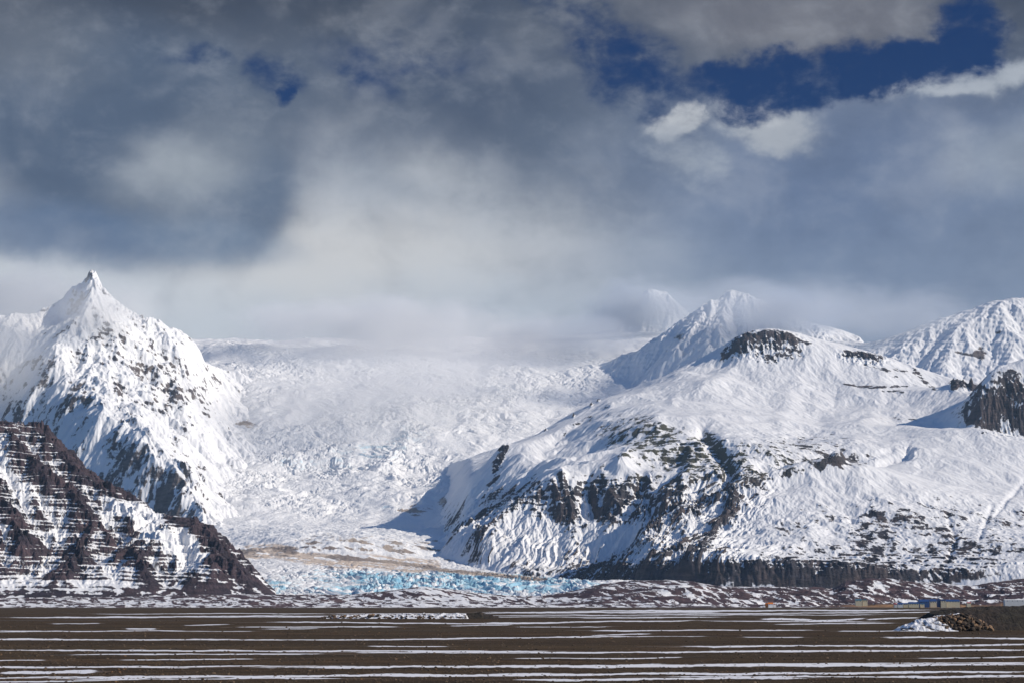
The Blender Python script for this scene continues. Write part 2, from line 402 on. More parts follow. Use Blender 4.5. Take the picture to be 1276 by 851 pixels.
def left_mountain():
    crest = [(-60, 520, 6.1), (0, 529, 6.05), (50, 531, 6.0), (70, 552, 5.97), (105, 583, 5.93), (125, 600, 5.9), (150, 619, 5.86), (175, 632, 5.82), (200, 641, 5.76), (235, 649, 5.7), (258, 656, 5.64), (268, 670, 5.56), (285, 690, 5.47), (305, 710, 5.38), (322, 728, 5.3), (334, 741, 5.22)]
    foot = [(-60, 746, 5.0), (60, 746, 5.02), (140, 744, 5.06), (220, 745, 5.1), (290, 745, 5.15), (334, 743, 5.18)]
    L = [crest, back(crest[:-3], 0.55, 60), foot, [(p[0], 750, 4.8) for p in foot], [(350, 748, 5.3), (345, 748, 5.6), (335, 742, 5.9)],
         [(40, 620, 5.55), (30, 680, 5.3)], [(125, 640, 5.62), (95, 690, 5.32), (75, 730, 5.1)],
         [(215, 655, 5.55), (180, 690, 5.32), (150, 730, 5.12)], [(265, 690, 5.38), (250, 720, 5.2)],
         [(75, 640, 5.55), (50, 700, 5.28)], [(165, 660, 5.6), (140, 700, 5.32)], [(235, 690, 5.42), (210, 725, 5.2)]]
    p = Patch(L, -70, 352, .8, 4850, 6500, 620, soft=12)
    p.z = np.minimum(p.z, 900)
    base = p.blur(p.z, 6)
    hm = sst(20, 120, base)
    q = p.erode(1 / 170., 17, 6, .52, hm, 11, 2)
    # jagged crest towers
    tw = np.exp(-((p.py - 536) / 9.) ** 2) * sst(75, 60, p.px)
    wy = p.X * 0
    p.z += hm * fbm(p.X / 60, p.Y / 60, 5, 5, .6) * 6
    crestm = np.exp(-((p.Y - np.interp(p.px, [c[0] for c in crest], [c[2] * 1000 for c in crest])) / 32.) ** 2)
    p.z += crestm * (np.abs(vnoise(p.X / 20, p.Y / 60, 77)) * 15 + vnoise(p.X / 8, p.Y / 40, 78) * 3 - 3) * sst(290, 60, p.px) * sst(130, 60, p.px) + crestm * fbm(p.X / 20, p.Y / 30, 79, 3) * 5
    r = p.terrace(31, .25, hm * (1 - .6 * crestm), 4, .06)
    r2 = p.terrace(10.5, .55, hm, 14, .04)
    p.reproj()
    s = p.slope(p.z)
    gx, gy = p.grad(p.blur(p.z, 3))
    sun_side = -gx / (np.sqrt(gx * gx + gy * gy) + .3)         # unused; lowest on the shaded, left-facing gully walls
    p.bare = (np.clip(s, 0, 2.2) - 0.8) * 0.26 + r * 0.16 + r2 * .30 + q * 0.34 + fbm(p.X / 120, p.Y / 120, 8, 5, .6) * .46 - 0.27
    nf = fbm(p.X / 30, p.Y / 30, 9, 5, .6)
    p.bare += crestm * .45
    p.rock([(165, 632, 40, 10, 20, -1.3), (185, 655, 28, 16, 45, -.9), (225, 685, 40, 22, 10, -.8), (255, 730, 50, 13, 5, 1.4), (290, 715, 25, 14, 45, .9), (60, 555, 30, 14, 30, .6), (100, 610, 22, 14, 40, .5), (95, 660, 25, 40, 20, .3), (10, 560, 14, 40, 10, -.4), (130, 735, 90, 8, 0, -.1), (20, 735, 60, 9, 0, -.05), (262, 672, 10, 26, -30, .9), (130, 650, 10, 30, 35, -.5)], nf)
    p.bare += p.line([(52, 533), (105, 583), (150, 622), (200, 644), (258, 657), (285, 692), (334, 741)], 4) * 0.5
    p.bare += sst(70, 25, p.z) * (nf * 1.2 + .62)
    p.fade(right=352, depth=60, w=8); p.build('mountain', M_left, 'dark striped rocky mountain at the left edge with thin snow on its ledges', 'mountain')
left_mountain()

def glacier():
    L = [[(200, 742, 5.75), (330, 740, 5.8), (400, 741, 5.8), (450, 744, 5.8), (600, 744, 5.8), (700, 735, 5.85), (760, 726, 5.9)],
         [(200, 700, 6.6), (300, 698, 6.65), (380, 702, 6.6), (450, 706, 6.5), (560, 714, 6.5), (640, 723, 6.5), (720, 730, 6.4)],
         [(240, 672, 7.6), (290, 690, 7.05), (330, 688, 7.1), (400, 696, 6.95), (500, 706, 6.85), (600, 713, 6.95), (660, 722, 6.9)],
         [(320, 680, 7.4), (360, 669, 7.7), (400, 666, 7.8), (450, 668, 7.8), (500, 676, 7.6), (560, 688, 7.4), (620, 706, 7.2)],
         [(270, 664, 8.0), (330, 664, 8.1), (400, 661, 8.2), (470, 660, 8.3), (540, 662, 8.3)],
         [(240, 656, 8.7), (300, 655, 8.75), (400, 652, 8.85), (470, 650, 8.9), (535, 646, 8.95)],
         [(300, 640, 9.1), (400, 630, 9.3), (500, 632, 9.3), (550, 620, 9.4)],
         [(310, 600, 9.8), (400, 595, 9.9), (500, 596, 9.9), (560, 590, 10.0)],
         [(300, 540, 10.7), (400, 545, 10.65), (500, 545, 10.6), (600, 540, 10.7)],
         [(280, 490, 11.4), (400, 490, 11.5), (550, 495, 11.4), (640, 500, 11.3), (740, 480, 11.8)],
         [(250, 433, 12.8), (400, 433, 12.8), (560, 438, 12.9), (700, 432, 12.9), (820, 420, 13.0)], [(250, 425, 13.8), (540, 425, 13.8), (820, 415, 13.8)]]
    p = Patch(L, 180, 860, .85, 5700, 14000, 1250, soft=60, grow=1.25)
    p.zs = p.z.copy(); py0 = p.py.copy(); px0 = p.px.copy()
    ice = sst(662, 640, py0)                        # icefall
    ton = sst(690, 706, py0)                        # lower tongue
    up = sst(520, 460, py0)
    mid = 1 - ice - ton
    X, Y = p.X, p.Y
    wx = X + fbm(X / 300, Y / 300, 3, 3) * 90; wy = Y + fbm(X / 300, Y / 300, 4, 3) * 90
    p.z += ice * fbm(X / 500, Y / 700, 60, 4) * 45 * (1 - .4 * up)
    a, b, c = worley(wx / 70, wy / 45, 5); a2, b2, c2 = worley(wx / 27, wy / 20, 6); a3, b3, c3 = worley(X / 12, Y / 11, 7)
    rough = .35 + .65 * sst(-.1, .35, fbm(X / 450, Y / 450, 61, 3) + .15)
    fallm = p.blob(420, 590, 200, 50, 0, 1.4) + p.blob(600, 500, 160, 35, -15, 1.4) + p.blob(330, 480, 120, 40, 0, 1) * .5 + p.blob(450, 455, 200, 22, 0) * .35
    fallm = np.clip(fallm, 0, 1)
    k = ice * rough * (.25 + .75 * fallm)
    p.z += k * (np.clip(b - a, 0, .5) * 17 + (c - .5) * 12 + np.clip(b2 - a2, 0, .5) * 14 + (c2 - .5) * 7 + np.clip(b3 - a3, 0, .4) * 8)
    arc = Y - .00018 * (X + 1000) ** 2 * -1 + fbm(X / 350, Y / 350, 66, 4) * 160; p.z += ice * (.3 + .7 * fallm) * (np.abs(vnoise(arc / 55, X / 260, 67)) * 26 + np.abs(vnoise(arc / 22, X / 110, 68)) * 10) * sst(-.5, .3, fbm(X / 400, Y / 300, 69, 3))
    # flow ribs at the foot of the fall, curved
    p.z += ice * p.blob(380, 625, 130, 30, 0) * np.sin((X * .55 + Y * .8 + fbm(X / 200, Y / 200, 9) * 60) / 17.) * 3
    # debris ridge between the two tongues
    p.z += mid * (fbm(X / 90, Y / 60, 12, 5, .6) * 12 + p.blob(410, 680, 110, 14, 4, 2) * 46)
    # blue tongue, torn by crevasses
    bl = p.blob(560, 728, 150, 12, 3, 2) + p.blob(640, 728, 110, 9, 2, 2) + p.blob(450, 738, 60, 6, 0, 1) + .7 * p.blob(345, 733, 20, 9, 0)
    bl = np.clip(bl + .16 * p.blob(420, 722, 130, 14, 5, 2), 0, 1)
    a, b, c = worley(wx / 34 + wy / 90, wy / 22, 15); a2, b2, c2 = worley(wx / 13, wy / 9, 16)
    tg = ton * (.35 + .65 * bl)
    cre = np.clip(b - a, 0, .5)
    p.z += tg * (cre * 22 + (c - .5) * 12 + np.clip(b2 - a2, 0, .4) * 9 + (c2 - .5) * 5)
    p.reproj(); s = p.slope()
    blue = bl * ton * 1.15 * (.55 + 1.2 * fbm(X / 60, Y / 40, 18, 4)) + tg * (.3 - cre) * .8 + ton * .12 * np.clip(s, 0, 2)
    blue += ice * fallm * (np.clip(s - .6, 0, 1.5) * .18) + ice * (p.blob(470, 560, 60, 15, -20) + p.blob(360, 580, 60, 12, 0) * .6 + p.blob(490, 632, 30, 6, 10) * 1.2 + p.blob(560, 550, 50, 12, -20) * .6) * sst(.6, 1.2, s) * .45
    blue += p.blob(470, 664, 80, 4, 0) * .25
    p.aux = np.clip(blue, 0, 1.2)
    nz = fbm(X / 130, Y / 80, 22, 5, .6)
    debr = mid * (nz * 1.3 - .14 + (s - .35) * .5) * sst(672, 680, p.py + nz * 5) * (1 - p.blob(300, 672, 45, 12, 0, 2)) - .25
    debr += p.line([(300, 690), (340, 684), (380, 690), (430, 695), (500, 701), (560, 711), (620, 716), (680, 722)], 3.0) * .55 + p.line([(345, 683), (400, 668), (470, 672), (540, 690), (600, 705)], 7) * .22
    debr = np.where(ton + mid > .3, debr, -1)
    debr = np.maximum(debr, ice * (p.blob(516, 636, 26, 12, -10) * .8 * (.6 + nz * 1.3) + p.blob(545, 553, 9, 7, 0) * .7 * (.6 + nz) + p.blob(300, 525, 30, 7, 20) * .8 + p.blob(560, 625, 16, 12, 0) * .8) - .5)
    p.bare = debr - .05
    sand = p.line([(310, 688), (345, 686), (400, 698), (470, 700), (540, 706)], 8) * sst(.0, .2, fbm(X / 100, Y / 60, 33, 3) + .35) * 1.3
    m, bs = newmat('glacier_ice')
    P = pos(); n1 = noise(P, .03, 6, .65); n2 = noise(P, .006, 4, .5)
    icec = mixc(n1.ss(.3, .7), (0.20, 0.45, 0.61), (0.50, 0.70, 0.78))
    col = mixc((attr('aux') + (n1 - .5) * .9).ss(.18, .8), (0.90, 0.893, .88), icec)
    col = mixc((attr('sand') + (n1 - .5) * .5).ss(.15, .6), col, (0.68, 0.56, 0.45))
    kk = (attr('bare') + (n1 - .5) * 1.1).ss(-.1, .12)
    col = mixc(kk, col, mixc(n2.ss(.35, .65), (0.26, 0.21, 0.18), (0.44, 0.36, 0.29)))
    E.put(bs.inputs['Base Color'], col); bs.inputs['Roughness'].default_value = .5; bs.inputs['Specular IOR Level'].default_value = .3
    bump(bs, noise(P, .06, 5, .65), 3.0)
    p.build('glacier', m, 'broken white icefall dropping between the mountains to a torn blue ice tongue', 'glacier', extra=(('sand', sand),))
    return p
GL = glacier()

def left_peak():
    crest = [(-70, 405, 10.6), (0, 396, 10.8), (45, 390, 10.9), (70, 380, 11), (78, 372, 11), (84, 362, 11), (95, 356, 11), (104, 349, 11), (110, 343, 11), (114, 337, 11.0), (119, 343, 11), (128, 357, 11), (140, 368, 11), (150, 379, 11), (165, 390, 11), (185, 401, 11), (202, 403, 11), (215, 413, 11), (235, 425, 11.05), (250, 430, 11.2), (275, 434, 11.6), (310, 438, 11.9)]
    spur = [(112, 352, 10.9), (105, 400, 10.55), (66, 440, 10.3), (72, 480, 10.0), (95, 503, 9.8), (130, 511, 9.55), (160, 538, 9.33), (200, 565, 9.12), (238, 600, 8.92), (270, 634, 8.66), (290, 655, 8.45)]
    L = [crest, back(crest, .5, 50), spur,
         [(60, 540, 9.8)], [(10, 600, 9.8)], [(-60, 660, 9.8)], [(108, 578, 9.33)], [(60, 610, 9.33)], [(0, 650, 9.33)], [(165, 600, 9.1)], [(130, 630, 9.1)], [(205, 635, 8.9)], [(190, 660, 8.9)], [(240, 655, 8.65)],
         [(30, 452, 10.35)], [(0, 460, 10.35)], [(-60, 465, 10.3)], [(32, 512, 10.0)], [(0, 540, 10.0)], [(-60, 600, 10.0)], [(0, 500, 10.25)],
         [(30, 415, 10.6)], [(80, 385, 10.85), (88, 400, 10.75)],
         [(150, 400, 10.75)], [(170, 430, 10.6), (178, 470, 10.35), (190, 505, 10.05), (215, 545, 9.7), (245, 590, 9.25)],
         [(238, 440, 10.9), (245, 470, 10.75)], [(262, 450, 11.2), (276, 472, 10.95), (270, 485, 10.85)], [(235, 500, 10.3)], [(265, 560, 9.85)], [(290, 610, 9.25), (312, 600, 9.3)], [(300, 645, 8.8)], [(290, 520, 10.5)], [(130, 440, 10.4)], [(140, 490, 9.95)], [(330, 560, 10.2)], [(340, 660, 8.6)],
         [(255, 610, 8.95), (285, 600, 9.15), (305, 622, 8.95)]]
    p = Patch(L, -75, 345, .85, 8250, 12100, 900, soft=15)
    p.bare[:] = 0
    p.settle(GL, sst(215, 332, p.px0_) * sst(8300, 8600, p.Y))
    q = p.erode(1 / 380., 20, 6, .52, 1, 40, 2)
    p.z += fbm(p.X / 120, p.Y / 120, 45, 6, .65) * 14
    rd = ridged(p.X / 160, p.Y / 200, 46, 5, .55)
    face = p.blob(170, 450, 110, 70, 35, 1.5)
    p.z += face * (rd - .5) * 42
    cr = np.exp(-(p.Y - 11000) ** 2 / 150. ** 2); p.z += cr * np.exp(-((p.px0_ - 114) / 3.5) ** 4) * 16 + cr * sst(70, 100, p.px0_) * sst(240, 150, p.px0_) * (np.abs(vnoise(p.X / 30, p.Y / 60, 49)) * 36 + fbm(p.X / 14, p.Y / 30, 50, 3) * 8 - 8)
    r = p.terrace(34, .22, face, 21, .35); p.reproj()
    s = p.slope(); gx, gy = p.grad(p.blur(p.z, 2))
    p.bare = (np.clip(s, 0, 2.5) - 1.15) * .38 + r * .03 * face + ridged(p.X / 70, p.Y / 60, 51, 4, .6) * .35 - .16 + fbm(p.X / 110, p.Y / 110, 47, 5, .62) * .55 - .45 + gx * .15  # gx term adds dark rock on left-facing slopes to deepen their shade
    p.rock([(215, 488, 28, 10, 25, 1.1), (190, 460, 34, 10, 20, .55), (235, 525, 10, 14, -20, .5), (245, 480, 10, 14, 0, .4), (270, 475, 8, 8, 30, 1.1), (100, 490, 12, 14, 40, .8), (85, 505, 12, 8, 0, .8), (60, 455, 7, 25, 20, .5), (150, 485, 8, 9, 0, .8), (120, 420, 30, 10, 0, .4), (225, 560, 14, 28, -35, .6), (250, 590, 12, 16, -35, .5), (160, 560, 30, 16, 35, .45), (230, 620, 40, 22, 35, .8), (290, 620, 22, 16, 20, .75), (200, 620, 30, 30, 30, .5), (90, 540, 40, 20, 0, -.3), (290, 520, 20, 12, 10, .3), (130, 400, 20, 12, 30, .3), (210, 470, 60, 34, 30, .35), (160, 500, 30, 14, 30, .3)], fbm(p.X / 35, p.Y / 45, 48, 5, .65))
    p.build('mountain', M_far, 'snow plastered pointed peak rising over the dark left mountain', 'mountain')
left_peak()

def right_massif():
    toe = [(545, 670, 7.9), (580, 692, 7.2), (640, 710, 6.95), (700, 722, 6.8), (740, 727, 6.45), (800, 731, 6.1), (860, 733, 5.92), (900, 734, 5.84), (1000, 735, 5.78), (1100, 734, 5.76), (1200, 733, 5.68), (1276, 731, 5.62), (1345, 731, 5.58)]
    ctop = [(745, 719, 6.5), (780, 709, 6.27), (850, 706, 5.98), (900, 707, 5.9), (950, 709, 5.86), (1040, 710, 5.8), (1150, 717, 5.77), (1276, 714, 5.68), (1345, 714, 5.62)]
    L = [toe, [(a, 742, c - .15) for a, b, c in toe[3:]], ctop,
         [(820, 690, 6.25), (900, 685, 6.1), (1000, 690, 6.05), (1100, 698, 5.95), (1276, 695, 5.85), (1345, 695, 5.8)],
         [(900, 655, 6.45), (960, 635, 6.6), (1040, 645, 6.5), (1150, 662, 6.35), (1276, 668, 6.2), (1345, 668, 6.2)],
         [(765, 700, 6.5), (800, 674, 6.6), (850, 643, 6.72), (890, 622, 6.8), (940, 602, 6.92), (990, 586, 7.0), (1025, 577, 7.03), (1045, 577, 7.02), (1075, 586, 7.0), (1120, 600, 6.98), (1180, 615, 6.9), (1276, 634, 6.8), (1345, 640, 6.8)],
         [(1040, 583, 7.3), (1100, 592, 7.3)],
         [(905, 602, 6.98), (900, 578, 7.25), (885, 560, 7.5), (870, 547, 7.75)], [(870, 625, 6.95)],
         [(925, 575, 7.3), (960, 560, 7.5), (1010, 556, 7.7)], [(960, 588, 7.1)],
         # left hill: brow, cliffs, apron
         [(560, 672, 7.35), (600, 645, 7.6), (650, 606, 7.6), (680, 595, 7.52), (720, 588, 7.48), (760, 585, 7.46), (800, 590, 7.4), (840, 600, 7.2), (870, 612, 7.05)],
         [(600, 660, 7.25), (650, 648, 7.28), (690, 642, 7.3), (740, 636, 7.28), (790, 634, 7.2), (830, 632, 7.0)],
         [(600, 682, 7.15), (650, 692, 7.05), (700, 700, 7.0), (740, 700, 6.95), (790, 680, 6.95), (840, 650, 6.98)], [(720, 668, 7.15), (790, 650, 7.08)],
         [(740, 562, 8.0), (770, 542, 8.1), (800, 524, 8.15), (830, 532, 8.05), (862, 552, 7.8), (850, 575, 7.6)], [(800, 555, 7.85)], [(800, 575, 7.6)],
         # left ridge with its teeth
         [(565, 655, 7.85), (600, 625, 8.0), (617, 592, 8.2), (626, 556, 8.45), (640, 553, 8.6), (660, 546, 8.72), (690, 530, 8.9), (715, 519, 9.0), (735, 505, 9.12), (745, 498, 9.2), (770, 491, 9.3), (800, 481, 9.42), (830, 472, 9.55), (855, 463, 9.6)],
         [(545, 650, 8.5)], [(548, 615, 8.95)], [(575, 580, 9.6)], [(615, 550, 10.1)], [(655, 525, 10.4)], [(700, 505, 10.5)], [(760, 490, 10.5)], [(590, 600, 8.9)], [(640, 560, 9.4)], [(690, 535, 9.7)],
         [(645, 590, 8.0), (690, 565, 8.3), (720, 545, 8.5)], [(745, 520, 8.75), (790, 508, 8.7)], [(850, 500, 8.9)], [(900, 512, 8.5)], [(950, 540, 8.1)], [(1000, 545, 8.1)], [(1060, 545, 8.15)],
         [(820, 490, 9.1)], [(900, 478, 9.2)], [(950, 485, 9.2)], [(1000, 495, 9.1)], [(1060, 505, 9.0)], [(1100, 505, 9.0)], [(1000, 520, 8.7)], [(1050, 522, 8.6)],
         # table topped butte and its long back
         [(870, 466, 9.62), (900, 456, 9.7), (918, 436, 9.74), (928, 421, 9.78), (940, 415.5, 9.8), (958, 414, 9.8), (980, 417, 9.8), (1005, 425, 9.8), (1040, 433, 9.78), (1065, 438, 9.78), (1095, 443, 9.74), (1125, 458, 9.66), (1150, 473, 9.55), (1164, 485, 9.45)],
         [(928, 424, 10.1), (980, 420, 10.1), (1095, 449, 10.1)],
         [(915, 458, 9.62), (940, 440, 9.7), (970, 446, 9.68), (1000, 442, 9.69), (1030, 448, 9.66)], [(930, 465, 9.5), (975, 468, 9.45)], [(1050, 462, 9.55), (1100, 466, 9.5), (1130, 478, 9.42)],
         [(870, 520, 10.6)], [(1000, 500, 10.6)], [(1150, 520, 10.5)], [(1300, 520, 10.5)],
         # hill below the dark bluff
         [(1090, 572, 7.55), (1120, 556, 7.8), (1150, 545, 7.95), (1185, 532, 8.08), (1210, 530, 8.12), (1260, 541, 8.05), (1345, 545, 8.0)],
         [(1150, 590, 7.3), (1230, 580, 7.5), (1345, 590, 7.5)], [(1200, 610, 7.05), (1276, 620, 7.0)],
         # bluff
         [(1221, 500, 8.33), (1226, 482, 8.38), (1236, 466, 8.42), (1248, 457, 8.45), (1262, 451, 8.5), (1276, 447, 8.5), (1345, 442, 8.5)],
         [(1222, 505, 8.32), (1250, 508, 8.32), (1290, 505, 8.3), (1345, 505, 8.3)],
         [(1218, 534, 8.27), (1235, 540, 8.26), (1276, 541, 8.24), (1345, 541, 8.22)],
         [(1205, 532, 8.35)], [(1180, 522, 8.5)], [(1135, 530, 8.35)], [(1195, 508, 8.7)], [(1110, 538, 8.25)],
         [(1180, 488, 9.0), (1195, 477, 9.05), (1210, 481, 9.05), (1222, 490, 9.0)], [(1345, 470, 9.2)]]
    p = Patch(L, 528, 1345, .82, 5400, 10700, 1350, soft=14)
    X, Y = p.X, p.Y
    px0, py0 = p.px.copy(), p.py.copy()
    hm = sst(20, 110, p.blur(p.z, 4))
    bl = p.blob
    keep = np.clip(bl(1000, 425, 170, 18, 6, 3) + bl(1240, 480, 50, 60, 0, 3) + bl(1000, 725, 400, 22, 0, 4) + bl(690, 530, 110, 10, -28, 2), 0, 1)
    big = hm * (1 - keep)
    lft = .22 + .5 * bl(760, 580, 150, 60, 0, 2)
    p.z += big * ((ridged(X / 800 + .3, Y / 700, 64, 3, .5) - .45) * 80 + (ridged(X / 330, Y / 330, 65, 3, .5) - .5) * 24) * lft
    for pts, w, dz in [([(876, 538), (893, 556), (905, 575), (908, 598), (868, 628)], 12, -26), ([(1045, 577), (990, 588), (940, 604), (890, 624), (850, 643), (800, 673)], 8, 30), ([(925, 450), (885, 480), (840, 500)], 9, 12),
                       ([(1000, 450), (990, 485), (975, 520)], 14, 10), ([(1095, 485), (1085, 515), (1060, 548)], 16, 10), ([(1045, 490), (1020, 530), (980, 560)], 12, -8), ([(1130, 562), (1090, 574), (1050, 566), (1000, 570), (950, 580)], 7, -30), ([(1045, 577), (1100, 592), (1180, 612), (1276, 634)], 8, 14), ([(1150, 580), (1200, 590), (1276, 605)], 7, -12),
                       ([(700, 592), (712, 640)], 6, 20), ([(760, 590), (768, 632)], 6, 18), ([(733, 595), (742, 640)], 5, -22), ([(800, 590), (812, 640)], 6, -18), ([(740, 500), (700, 545), (650, 600), (600, 640)], 12, -22), ([(820, 530), (790, 560), (770, 585)], 9, 18), ([(860, 565), (850, 598)], 7, 16)]:
        p.z += p.line(pts, w) * dz * big
    p.reproj()
    # erosion everywhere, strongest on the steep lower flanks
    p.settle(GL, np.maximum(sst(590, 536, p.px0_) * sst(7600, 8100, p.Y), sst(9700, 10550, p.Y) * sst(850, 760, p.px0_)))
    steep = np.clip(bl(740, 640, 160, 40, 0, 2) + bl(800, 690, 180, 40, -10, 1.5) * .5 + bl(610, 650, 60, 40, 0) + bl(980, 700, 330, 20, 0, 2) * .4 + bl(870, 640, 90, 40, -30), 0, 1)
    pl = .28 + .72 * steep
    q = p.erode(1 / 300., 12, 7, .62, pl * hm, 70, 2, .08, .55)
    p.z += hm * fbm(X / 260, Y / 260, 71, 6, .55) * 10 * (.5 + .5 * steep)
    p.z += hm * bl(1130, 660, 240, 50, 0, 2) * (ridged(X / 120, Y / 200, 72, 5, .6) - .5) * 12      # broken snow slope over the cliff band
    p.z += hm * bl(980, 560, 160, 30, 0, 2) * fbm(X / 90, Y / 140, 73, 5, .6) * 7
    u_ = .89 * X - .45 * Y + fbm(X / 200, Y / 200, 98, 2) * 40; w_ = .45 * X + .89 * Y
    strk = fbm(u_ / 13, w_ / 210, 97, 4, .6); sm = np.clip(bl(850, 655, 130, 44, -28, 2) + bl(670, 690, 90, 26, 8, 2) + bl(900, 690, 90, 20, 0, 2) * .7 + bl(600, 665, 50, 20, 20) * .6, 0, 1) * hm
    p.z += strk * sm * 12
    # valleys and gullies
    for pts, w, dz in [([(872, 540), (890, 556), (903, 572), (912, 590), (900, 606), (870, 622)], 7, -18), ([(1110, 560), (1060, 572), (1030, 575)], 6, -10), ([(1276, 600), (1255, 622), (1240, 640)], 3, -5),
                       ([(730, 640), (722, 612), (735, 590)], 5, -16), ([(690, 600), (700, 640)], 5, 14), ([(752, 594), (760, 632)], 6, 14), ([(800, 600), (785, 650)], 5, -12), ([(1180, 640), (1190, 670), (1180, 700)], 3.5, -7), ([(1235, 630), (1220, 670)], 3.5, -6)]:
        p.z += p.line(pts, w) * dz
    p.reproj()
    cliffs = np.clip(bl(705, 615, 55, 22, -12, 2) + bl(790, 612, 34, 20, 0, 2) + bl(960, 436, 45, 20, 0, 2) * .4 + bl(1150, 694, 200, 12, 0, 2) * .5 + bl(860, 560, 60, 22, 0, 1), 0, 1)
    r = p.terrace(30, .22, cliffs * hm, 31, .05)
    r2 = p.terrace(13, .6, np.clip(cliffs + .35 * steep + bl(1130, 700, 220, 12, 0, 2) * .5, 0, 1) * hm * .55, 32, .03)
    cr_ = bl(955, 430, 48, 20, 0, 2) + bl(1075, 446, 34, 8, 5, 2); p.z += cr_ * (ridged(X / 40, Y / 70, 96, 5, .65) - .5) * 26; p.z += bl(1260, 505, 48, 34, 0, 2) * (ridged(X / 34, Y / 60, 99, 5, .65) - .5) * 34
    low = bl(960, 716, 300, 18, 0, 3) * hm
    p.z += low * (np.abs(vnoise(X / 26, Y / 60, 91)) * 10 + vnoise(X / 9, Y / 30, 92) * 3)        # columns of the basalt wall
    p.z += (bl(700, 618, 60, 22, 0, 2) + bl(790, 612, 30, 20, 0, 2)) * vnoise(X / 22, Y / 50, 93) * 9
    # rocky teeth on the left ridge
    jag = .5 + np.abs(fbm(X / 14, Y / 30, 95, 3)) * 2
    teeth = 0
    for (a, yk, w, wy, h) in [(629, 8.46, 7, 90, 5), (621, 8.32, 7, 80, 5), (715, 9.0, 1.6, 50, 9), (746, 9.2, 2.4, 60, 9), (680, 8.85, 2, 60, 8), (737, 9.12, 1.8, 50, 7), (1193, 9.05, 5, 60, 16), (1214, 9.05, 3, 60, 22), (1203, 9.05, 5, 60, 12)]:
        t = np.exp(-(((p.px0_ - a) / w) ** 2 + ((Y - yk * 1000) / wy) ** 2) ** 1.6); p.z += t * h * jag; teeth = teeth + t * .8
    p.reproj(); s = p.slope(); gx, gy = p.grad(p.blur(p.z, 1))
    nz = fbm(X / 150, Y / 150, 74, 5, .6); n2 = fbm(X / 42, Y / 50, 75, 6, .65)
    B = (np.clip(s, 0, 2.6) - 1.05) * .5 + cliffs * (r * .3 - .02 + n2 * .35) + r2 * .06 * (steep + cliffs) + nz * .3 + n2 * .16 - .42 + np.clip(gx, -.6, .6) * .2  # gx: shade of left-facing slopes put in as extra dark rock
    B += steep * (q * .34 + np.clip(gx, -.5, 1) * .08 + .02)  # gx again darkens the left-facing, shaded flanks with rock
    B += bl(800, 545, 90, 36, 15, 2) * (.38 + n2 * .5) + bl(820, 530, 40, 12, 20) * .3          # windblown heath on the round hill
    B += bl(960, 572, 140, 32, -6, 2) * (.5 + n2 * .9 + q * .15)
    B += bl(1000, 600, 120, 16, -18, 1.5) * (.15 + n2 * .4) + bl(1030, 577, 40, 7, 0) * .5
    B += bl(1130, 655, 230, 40, 3, 2) * (.46 + n2 * .95 + q * .25) + bl(1100, 695, 260, 18, 0, 2) * (.26 + r2 * .1 + n2 * .7)
    B += sm * (strk * 1.0 - .06) + teeth * (.9 + n2 * .8) + p.line([(627, 556), (623, 575), (614, 600), (598, 624)], 5) * (.3 + n2 * 1.4) + low * (.95 + .8 * n2) * sst(.35, .9, s) * sst(1500, 1150, p.px) + low * .3
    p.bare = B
    p.rock([(702, 612, 34, 20, -20, .75), (725, 618, 22, 18, 0, .6), (668, 612, 14, 14, -40, .5), (642, 625, 30, 9, -55, .6), (610, 640, 30, 10, -40, .5), (790, 610, 26, 16, 10, .75), (770, 618, 10, 14, 0, .5), (800, 640, 18, 8, 70, .4), (822, 600, 14, 7, 0, .5),
                         (585, 615, 22, 40, 10, -.6), (850, 560, 40, 14, 20, .3), (780, 545, 26, 12, 30, .25), (890, 550, 16, 8, 30, .6),
                         (963, 449, 9, 7, 0, 1.3), (990, 444, 22, 5, 0, .7), (940, 432, 40, 14, 0, .25), (1110, 464, 34, 8, 5, .4), (1100, 472, 40, 10, 5, .25), (1152, 476, 12, 4, 40, .7), (1140, 462, 14, 4, 30, .4),
                         (1260, 518, 44, 22, 0, 1.9), (1240, 480, 14, 24, 25, .6), (1270, 470, 16, 18, 0, .35), (1195, 480, 12, 5, 0, .9), (1214, 481, 5, 6, 0, .9), (1285, 500, 40, 30, 0, .8),
                         (1150, 560, 60, 18, 0, -.2), (900, 490, 90, 20, 0, -.35), (1020, 480, 60, 16, 0, -.25), (1150, 540, 50, 12, 0, -.3), (1040, 590, 40, 9, 0, -.4), (1010, 625, 90, 34, -10, -.5), (1040, 592, 34, 9, 0, -.3), (690, 675, 80, 22, 0, -.55), (780, 665, 30, 12, -35, -.4), (760, 565, 30, 10, 0, -.3), (690, 565, 50, 20, -30, -.3), (650, 690, 50, 10, 0, -.1)], n2)
    B = p.bare
    for pts, w, k in [([(735, 520), (715, 528), (700, 545), (690, 552)], 3, .4), ([(740, 585), (790, 560), (810, 545)], 3, .4), ([(860, 600), (830, 618), (800, 640), (790, 660)], 5, .3), ([(770, 596), (850, 598), (880, 596)], 3, .5), ([(1030, 577), (980, 590), (920, 606), (870, 630)], 4, .35), ([(903, 444), (918, 430), (932, 419), (955, 417), (985, 420)], 6, 1.35), ([(985, 421), (1010, 428)], 3, .8), ([(1052, 440), (1075, 441), (1098, 446)], 3.4, 1.4), ([(1052, 479), (1085, 482), (1130, 481)], 2.2, 1.25), ([(1100, 487), (1125, 488)], 1.6, 1.1), ([(1070, 455), (1130, 464)], 3, .5), ([(1140, 462), (1164, 484)], 3, .8), ([(1185, 476), (1222, 482)], 4, .9), ([(1095, 520), (1150, 523)], 2, .6)]:
        B += p.line(pts, w) * k * (.85 + 1.3 * n2)
    p.bare = B
